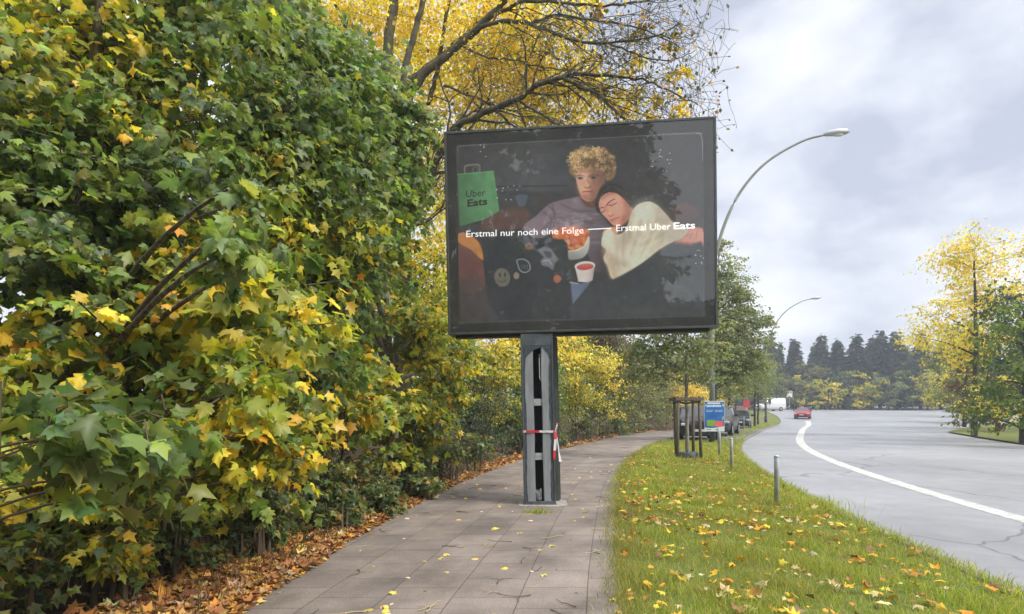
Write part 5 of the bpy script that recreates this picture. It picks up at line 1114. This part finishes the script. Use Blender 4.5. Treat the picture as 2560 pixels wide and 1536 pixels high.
# trees behind the hedge: close the view to the left
G3 = 'trees standing behind the hedge'
def back_tree(label, x, y, h, cr, n, size, pal, zc0=.25, name='background_tree', nc=16, twig=False, bark=None, group=G3):
    z0 = float(rise(y)); cs = []
    for q in range(nc):
        a = random.uniform(0, 6.28); zq = random.uniform(zc0, .95); rr_ = cr * random.uniform(.2, .85) * (1.1 - .5 * abs(zq - .5))
        cs.append((x + rr_ * math.cos(a), y + rr_ * math.sin(a), z0 + h * zq, cr * random.uniform(.28, .45)))
    return plant(name, label, 'tree', (x, y, z0), [(x, y, z0, .16), (x + .1, y, z0 + h * .5, .11), (x, y, z0 + h * .92, .03)], cs, n, size, pal, 3, bark or M_BARKD, group=group, mat_leaf=M_FAR, twigs=twig, sprad=.55, spray=22)
for a in [('dense green tree behind the nearest maple', -6.0, 7.6, 6.6, 1.9, 5200, .17, 'maple'), ('yellow tree glimpsed at the left edge behind the nearest maple', -4.6, 9.5, 6.2, 1.7, 4200, .16, 'yelgreen'), ('green tree behind the pale maple trunk', -4.4, 13.5, 6.0, 1.8, 4800, .16, 'green'),
          ('yellow-green tree left of the billboard, behind the privet bush', -2.6, 20.0, 7.4, 1.9, 5200, .15, 'yelgreen'), ('leafy green tree hidden behind the yellow tree', -5.5, 19.0, 9.5, 2.4, 5200, .18, 'green'), ('golden tree behind the multi-stemmed yellow tree', -4.6, 23.5, 15.5, 3.0, 7500, .19, 'yellow'), ('golden tree standing directly behind the billboard', .2, 26.5, 13.5, 3.0, 7000, .19, 'yellow'),
          ('green tree behind the billboard post', 1.6, 31.0, 9.0, 2.4, 8000, .18, 'green'), ('autumn tree behind the yellow-green bush', 3.8, 36, 9.5, 2.6, 9000, .2, 'yelgreen'), ('dark tree beyond the bend of the path', 8.2, 46, 8.5, 2.6, 9000, .22, 'olive'), ('green tree far behind the parked cars', 15.5, 58, 8.0, 2.6, 8000, .24, 'green'), ('olive tree far behind the parked cars', 20.5, 68, 8.2, 2.8, 7000, .26, 'olive'),
          ('tall green tree at the far left of the hedge', -7.4, 5.2, 7.5, 2.1, 4800, .17, 'green'), ('leafy tree at the left edge of view', -5.9, 4.2, 6.0, 1.6, 4200, .15, 'maple'), ('golden leaved tree at the left edge of view', -5.9, 6.4, 8.4, 1.8, 3600, .15, 'yelgreen')]:
    back_tree(*a)
for (x, y) in ((-9.5, 3.5), (-10.5, 7.0), (-13, 5.0), (-8.2, 1.2), (-8.5, 11), (-9, 16), (-9.5, 22), (-8, 28), (-4, 33), (-1, 40), (3, 46), (7, 55), (12, 66)):
    back_tree('dark tree filling the wood behind the hedge', x, y, 8.5, 2.8, 5200, .26, 'green', .08)

# far wood and trees across the road
con = {}
def conifer(x, y, h, lab, grp):
    z0 = float(rise(min(y, 165))) - .1; kx = int(rng.integers(0, 5))
    if kx in con:
        c = copy_tree(con[kx]); c.location = (x, y, z0); wq = random.uniform(.8, 1.45); c.scale = (h / 12 * wq, h / 12 * wq, h / 12); c.rotation_euler.z = random.uniform(0, 6); c['label'] = lab; c['group'] = grp; return
    root = thing('conifer', lab, 'tree', (x, y, z0), group=grp); con[kx] = root; H = 12.0; n = 2600
    lathe([(.22, 0), (.12, 6), (.03, 11.8)], 8).build('trunk', M_BARKD, root)
    zq = 1.2 + (H - 1.2) * (1 - np.sqrt(rng.random(n))) ; tier = np.floor(zq / .7); ang = rng.random(n) * 6.28 + 2.0 * np.round(rng.random(n) * 3)
    rmax = 2.3 * (1 - zq / H) ** .8 * (.8 + .35 * np.sin(tier * 2.1 + kx + np.round(ang * 1.6))); rr_ = rmax * (.25 + .75 * rng.random(n) ** .6)
    pos = np.stack([rr_ * np.cos(ang), rr_ * np.sin(ang), zq - .25 * rr_], -1)
    o_ = np.stack([np.cos(ang), np.sin(ang), np.zeros(n)], -1)
    link('crown', leaves_mesh('crown', pos, o_ + np.array([0, 0, -.5]) + .3 * rng.standard_normal((n, 3)), o_ * .5 + np.array([0, 0, .8]) + .4 * rng.standard_normal((n, 3)), .5 + .35 * rng.random(n), pick('conifer', n), 3), M_FAR, root)
    root.scale = (h / 12,) * 3; root.rotation_euler.z = random.uniform(0, 6)
GW = 'conifers of the far wood'
for q in range(84):
    x = 38 + (q % 42) * 3.0 + random.uniform(-1.2, 1.2); y = 124 + 9 * (q // 42) - .18 * (x - 44) + random.uniform(-4, 4)
    conifer(x, y, random.uniform(10.5, 16.5), 'dark conifer in the wood at the end of the road', GW)
GD = 'broadleaf trees at the edge of the far wood'
far_specs = [(40, 112, 8, 3.0, 'olive'), (46, 118, 7, 2.6, 'yelgreen'), (52, 120, 6.5, 2.5, 'olive'), (58, 117, 7.5, 2.6, 'yelgreen'), (66, 118, 8, 3, 'green'), (31, 100, 9, 3.2, 'green'), (27, 90, 9, 3.2, 'olive'), (36, 106, 8.5, 3, 'street')]
for q in range(34):
    far_specs.append((41 + q * 3.0 + random.uniform(-1, 1), 119 - .15 * q * 3.0 + random.uniform(-3, 3), random.uniform(6, 10.5), random.uniform(2.4, 3.6), random.choice(['olive', 'green', 'street', 'dark', 'olive', 'yelgreen'])))
for (x, y, h, cr, p_) in far_specs:
    back_tree('mixed broadleaf tree at the foot of the far conifers' if y > 111 else 'far broadleaf tree behind the houses and lamp post', x, y, h, cr, 2400, .42, p_, .15, nc=12, group=GD)
GR = 'trees across the road'
for (lab, x, y, h, cr, n, size, p_) in [('large yellow tree across the road', 25.5, 32, 11.0, 3.2, 15000, .15, 'yellow'), ('dark green tree across the road', 21.6, 24.5, 6.2, 2.0, 4200, .17, 'green'), ('reddish tree across the road behind the yellow one', 33.5, 40, 9.5, 3.0, 5000, .23, 'brown'), ('olive tree further along the far side of the road', 39, 50, 9.0, 3.0, 4500, .26, 'olive'),
                                      ('yellow-green tree far along the other side of the road', 50, 64, 9.5, 3.2, 4200, .3, 'yelgreen'), ('green tree far along the other side of the road', 63, 80, 10, 3.5, 4000, .34, 'green'), ('dark bushy tree at the right edge of view', 24.5, 27.5, 7.0, 2.4, 4500, .18, 'dark'), ('tall green tree behind the yellow tree across the road', 40, 43, 12, 3.4, 5000, .26, 'green')]:
    back_tree(lab, x, y, h, cr, n, size, p_, .12, group=GR, twig=True)
# trees behind the viewpoint, mirrored in the billboard glass
for (x, y, h, cr) in ((-4.8, -11, 15, 3.6), (.9, -15.5, 17, 3.3), (-7.5, -14, 16, 4.2), (-2.6, -17, 18, 4.2), (-11, -11, 15, 4), (2.6, -24, 17, 3.6), (6.5, -19, 6.0, 3.0), (11, -22, 6.5, 3.2)):
    back_tree('dark tree behind the viewpoint mirrored in the billboard glass', x, y, h, cr, 11000, .46, 'dark', .06, group='trees behind the viewpoint', nc=26)

# ------------------------------------------------------------------ grass, litter, fallen leaves
def grass_patch(n, y0, y1, hs, wd, dens_pow=1.0, fx0=path_r, fx1=kerb_x, xo0=-.05, xo1=-.2):
    y = y0 + (y1 - y0) * rng.random(n) ** dens_pow; a, b_ = fx0(y) + xo0, fx1(y) + xo1; x = a + (b_ - a) * rng.random(n)
    return x, y
gx_, gy_, gh_, gw_ = [], [], [], []
for (n, y0, y1, h, wd, pw_) in ((62000, 2.6, 8, .075, .0050, 1.15), (52000, 8, 15, .085, .008, 1.1), (34000, 15, 27, .10, .014, 1.0), (5000, 27, 60, .12, .03, 1.0)):
    x, y = grass_patch(n, y0, y1, h, wd, pw_)
    if y0 >= 27: kpm = (x > kerb_x(y) - 1.6) | (x < path_r(y) + .3)
    else: kpm = np.ones(n, bool)
    cl_n = np.sin(x * 3.1 + 1.3 * np.sin(y * 2.3)) * np.sin(y * 2.7 + 1.1 * np.sin(x * 1.9)) + .5 * np.sin(x * 7 + y * 5)
    kpm &= rng.random(n) < np.clip(.72 + .35 * cl_n, .25, 1)
    m__ = kpm.sum(); gx_.append(x[kpm]); gy_.append(y[kpm]); gh_.append(h * (.45 + .9 * rng.random(m__)) * (1 + .45 * np.clip(cl_n[kpm], -.6, 1))); gw_.append(np.full(m__, wd))
# taller fringe along the path edge, round bollards and stakes
for (cx, cy_, n, s_) in ((3.9, 8.55, 260, .12), (4.35, 8.7, 700, .3), (5.22, 13.8, 260, .14), (5.2, 17.3, 700, .45), (6.33, 17.7, 200, .15)):
    gx_.append(cx + s_ * rng.standard_normal(n)); gy_.append(cy_ + s_ * rng.standard_normal(n)); gh_.append(.10 + .12 * rng.random(n)); gw_.append(np.full(n, .007))
nk = 5200; yk_ = 3 + 26 * rng.random(nk) ** 1.4; gx_.append(kerb_x(yk_) - .11 + .06 * rng.standard_normal(nk)); gy_.append(yk_); gh_.append(.05 + .08 * rng.random(nk)); gw_.append(.005 + .0005 * yk_)
ny = 4200; yy_ = 2.6 + 24 * rng.random(ny) ** 1.6; gx_.append(path_r(yy_) - .06 + .07 * rng.standard_normal(ny)); gy_.append(yy_); gh_.append(.03 + .06 * rng.random(ny)); gw_.append(.004 + .0005 * yy_)
x = np.concatenate(gx_); y = np.concatenate(gy_); h = np.concatenate(gh_); wd = np.concatenate(gw_); n = len(x)
az = rng.random(n) * 6.28; bend = (.25 + .8 * rng.random(n)) * h; ux, uy = np.cos(az), np.sin(az); fa = rng.random(n) * 6.28; fx, fy_ = np.cos(fa) * wd / 2, np.sin(fa) * wd / 2
z0 = np.full(n, -.006)
V = np.stack([np.stack([x - fx, y - fy_, z0], -1), np.stack([x + fx, y + fy_, z0], -1),
              np.stack([x + ux * bend * .35 + fx * .7, y + uy * bend * .35 + fy_ * .7, z0 + h * .62], -1), np.stack([x + ux * bend * .35 - fx * .7, y + uy * bend * .35 - fy_ * .7, z0 + h * .62], -1),
              np.stack([x + ux * bend, y + uy * bend, z0 + h * .92], -1)], 1).reshape(-1, 3)
bi = np.arange(n)[:, None] * 5
F = np.concatenate([bi + np.array([[0, 1, 2]]), bi + np.array([[0, 2, 3]]), bi + np.array([[3, 2, 4]])])
dry = np.sin(x * 1.7 + 2 * np.sin(y * .9)) * np.sin(y * 1.3 + x * .6) + .4 * rng.standard_normal(n)
edge = np.exp(-((x - path_r(y)) / .25) ** 2)
c1, c2 = pick('grass', n), np.array([[.26, .20, .085]]) * (.7 + .6 * rng.random((n, 1)))
mixf = np.clip(.20 + .34 * dry + .6 * edge, 0, .85)[:, None] * (.4 + .6 * rng.random((n, 1)))
gc = c1 * (1 - mixf) + c2 * mixf
tag(link('grass', mesh_np('grass', V, F, np.repeat(gc, 5, 0)), M_GRASS), kind='stuff')
def lying(name, x, y, z, size, pal, lod, m, tilt=.35, kind='stuff', curl=.5, coh=None):
    n = len(x); a = rng.random(n) * 6.28
    tip = np.stack([np.cos(a), np.sin(a), tilt * .6 * rng.standard_normal(n)], -1); nr = np.stack([tilt * rng.standard_normal(n), tilt * rng.standard_normal(n), np.ones(n)], -1)
    nr[rng.random(n) < .4] *= -1
    o = link(name, leaves_mesh(name, np.stack([x, y, z], -1), tip, nr, size, pick(pal, n), lod, curl), m)
    return tag(o, kind=kind)
# litter band at the hedge foot
n = 26000; y = 2.4 + 15 * rng.random(n) ** 1.75; d = np.abs(rng.standard_normal(n)) * np.interp(y, [2, 4.5, 8, 16], [.66, .40, .20, .13]) - .05 * rng.random(n) - .04 * np.sin(y * 3.7) * rng.random(n)
x = path_l(y) - d + np.interp(y, [2, 4, 6, 9], [.02, .02, .01, .0])
z = .012 + .10 * np.clip(d, 0, .5) * rng.random(n) + .02 * rng.random(n)
lying('leaf_litter', x, y, z, (.045 + .085 * rng.random(n) ** 1.5) * np.where(y > 9, .8, 1), 'litter', 1, M_LITTER, .36, curl=.35)
n = 2200; y = 15 + 28 * rng.random(n) ** 1.6; x = path_l(y) - np.abs(rng.standard_normal(n)) * .28 + .06; lying('leaf_litter', x, y, np.full(n, .02) + .05 * rng.random(n), .07 + .07 * rng.random(n), 'litter', 2, M_LITTER, .5)
# dry stalks and grass stems standing in the litter
n = 1100; y = 2.5 + 13 * rng.random(n) ** 1.4; x = path_l(y) - .12 - .55 * rng.random(n); h = .06 + .24 * rng.random(n) ** 1.6; a = rng.random(n) * 6.28; bend = .45 * h * rng.random(n)
wv = .004; V = np.stack([np.stack([x - wv, y, 0 * x], -1), np.stack([x + wv, y, 0 * x], -1), np.stack([x + bend * .4 * np.cos(a) + wv * .7, y + bend * .4 * np.sin(a), h * .6], -1), np.stack([x + bend * .4 * np.cos(a) - wv * .7, y + bend * .4 * np.sin(a), h * .6], -1), np.stack([x + bend * np.cos(a), y + bend * np.sin(a), h], -1)], 1).reshape(-1, 3)
bi = np.arange(n)[:, None] * 5; F = np.concatenate([bi + np.array([[0, 1, 2]]), bi + np.array([[0, 2, 3]]), bi + np.array([[3, 2, 4]])])
sc_ = np.array([[.20, .13, .07]]) * (.5 + 1.1 * rng.random((n, 1))) * np.array([[1, 1, 1]]); sc_[rng.random(n) < .3] = [.09, .12, .035]
tag(link('dry_stalks', mesh_np('dry_stalks', V, F, np.repeat(sc_, 5, 0)), M_GRASS), kind='stuff')
# leaves lying in the lawn
n = 5800; y = 2.8 + 20 * rng.random(n) ** 1.7; t_ = rng.random(n); dq = np.sin(y * 2.1 + 3 * t_ * 3.1) * np.sin(t_ * 9 + y * 1.3 + 1) + .6 * np.sin(y * 5 + t_ * 17); kq = rng.random(n) < np.clip(.42 + .55 * dq, .06, 1); y, t_ = y[kq], t_[kq]; n = len(y); x = path_r(y) + .05 + (kerb_x(y) - path_r(y) - .3) * t_
lying('lawn_leaves', x, y, .035 + .04 * rng.random(n), (.035 + .07 * rng.random(n) ** 1.4) * np.interp(y, [3, 10, 22], [1.1, 1.0, 1.0]), 'lawnleaf', 1, M_LITTER, .45, curl=.45)

# counted leaves and twigs on the paving
proto = {}
def flat_leaf(kx, pal, size):
    me = leaves_mesh('fallen_leaf', np.zeros((1, 3)), np.array([[0., 1, 0]]), np.array([[.1, .05, 1]]), np.array([size]), pick(pal, 1), 0 if size > .06 else 1, .7); me.materials.append(M_LITTER); return me
kinds = [('paleleaf', 'small pale yellow leaf lying flat on the footpath slabs', .075), ('orangeleaf', 'orange maple leaf lying flat on the footpath slabs', .11), ('litter', 'curled brown leaf lying on the footpath slabs', .07)]
lm = [[flat_leaf(q, k_[0], k_[2] * random.uniform(.75, 1.25)) for q in range(5)] for k_ in kinds]
for q in range(135):
    kx = random.choices([0, 1, 2], [5, 2, 3])[0]; y = 4.0 + 14 * random.random() ** 1.7; x = float(path_l(y)) + .08 + (float(path_r(y)) - float(path_l(y)) - .1) * random.random()
    if abs(x - .43) < .35 and 8.7 < y < 9.6: continue
    o = bpy.data.objects.new('fallen_leaf', random.choice(lm[kx])); COL.objects.link(o); o.location = (x, y, .012); o.rotation_euler = (random.uniform(-.12, .12), random.uniform(-.12, .12), random.uniform(0, 6.28))
    tag(o, kinds[kx][1], 'leaf', 'leaves fallen on the footpath')
tw = []
for q in range(6):
    pts = [(0, 0, .006)]; a = 0
    for s_ in range(5): a += random.uniform(-.5, .5); pts.append((pts[-1][0] + .05 * math.cos(a), pts[-1][1] + .05 * math.sin(a), .006 + .006 * random.random()))
    ls = [(smooth_line(pts, 3), np.linspace(.0045, .0018, 16))]
    if q % 2: ls.append((np.array([pts[2], (pts[2][0] + .03, pts[2][1] + .05, .012), (pts[2][0] + .04, pts[2][1] + .1, .008)]), np.array([.003, .002, .0012])))
    me = tubes_mesh('fallen_twig', ls, 5); me.materials.append(M_TWIG if q % 3 else mat('straw_stalk', (.42, .33, .18), .8)); tw.append(me)
for q in range(44):
    y = 4.0 + 9 * random.random() ** 1.6; x = float(path_l(y)) + .05 + (float(path_r(y)) - float(path_l(y)) - .1) * random.random()
    if abs(x - .43) < .35 and 8.7 < y < 9.6: continue
    o = bpy.data.objects.new('fallen_twig', random.choice(tw)); COL.objects.link(o); o.location = (x, y, .006); o.rotation_euler = (0, 0, random.uniform(0, 6.28)); sc = random.uniform(.5, 1.3); o.scale = (sc, sc, 1)
    tag(o, 'thin broken twig or stalk lying on the footpath slabs', 'twig', 'twigs fallen on the footpath')
# tuft in the paving joint before the post
n = 160; x = .36 + .09 * rng.standard_normal(n); y = 8.15 + .05 * rng.standard_normal(n); h = .03 + .07 * rng.random(n); a = rng.random(n) * 6.28
V = np.stack([np.stack([x - .004, y, 0 * x + .004], -1), np.stack([x + .004, y, 0 * x + .004], -1), np.stack([x + .7 * h * np.cos(a), y + .7 * h * np.sin(a), h], -1)], 1).reshape(-1, 3)
tag(link('weed_tuft', mesh_np('weed_tuft', V, np.arange(3 * n).reshape(-1, 3), np.repeat(pick('grass', n) * .9, 3, 0)), M_GRASS), 'small grass tuft growing in the paving joint before the billboard post', 'weed')

# air: far things fade a little
hz = MB(); hz.box((-75, -40, -1.3), (175, 178, 24)); M_HZ, t, b = mat_new('haze'); t.nodes.remove(b)
pv_ = t.nodes.new('ShaderNodeVolumePrincipled'); pv_.inputs['Color'].default_value = (.86, .91, 1, 1); pv_.inputs['Density'].default_value = .0013
t.links.new(pv_.outputs[0], t.nodes['Material Output'].inputs['Volume'])
tag(hz.build('haze', M_HZ), kind='stuff')
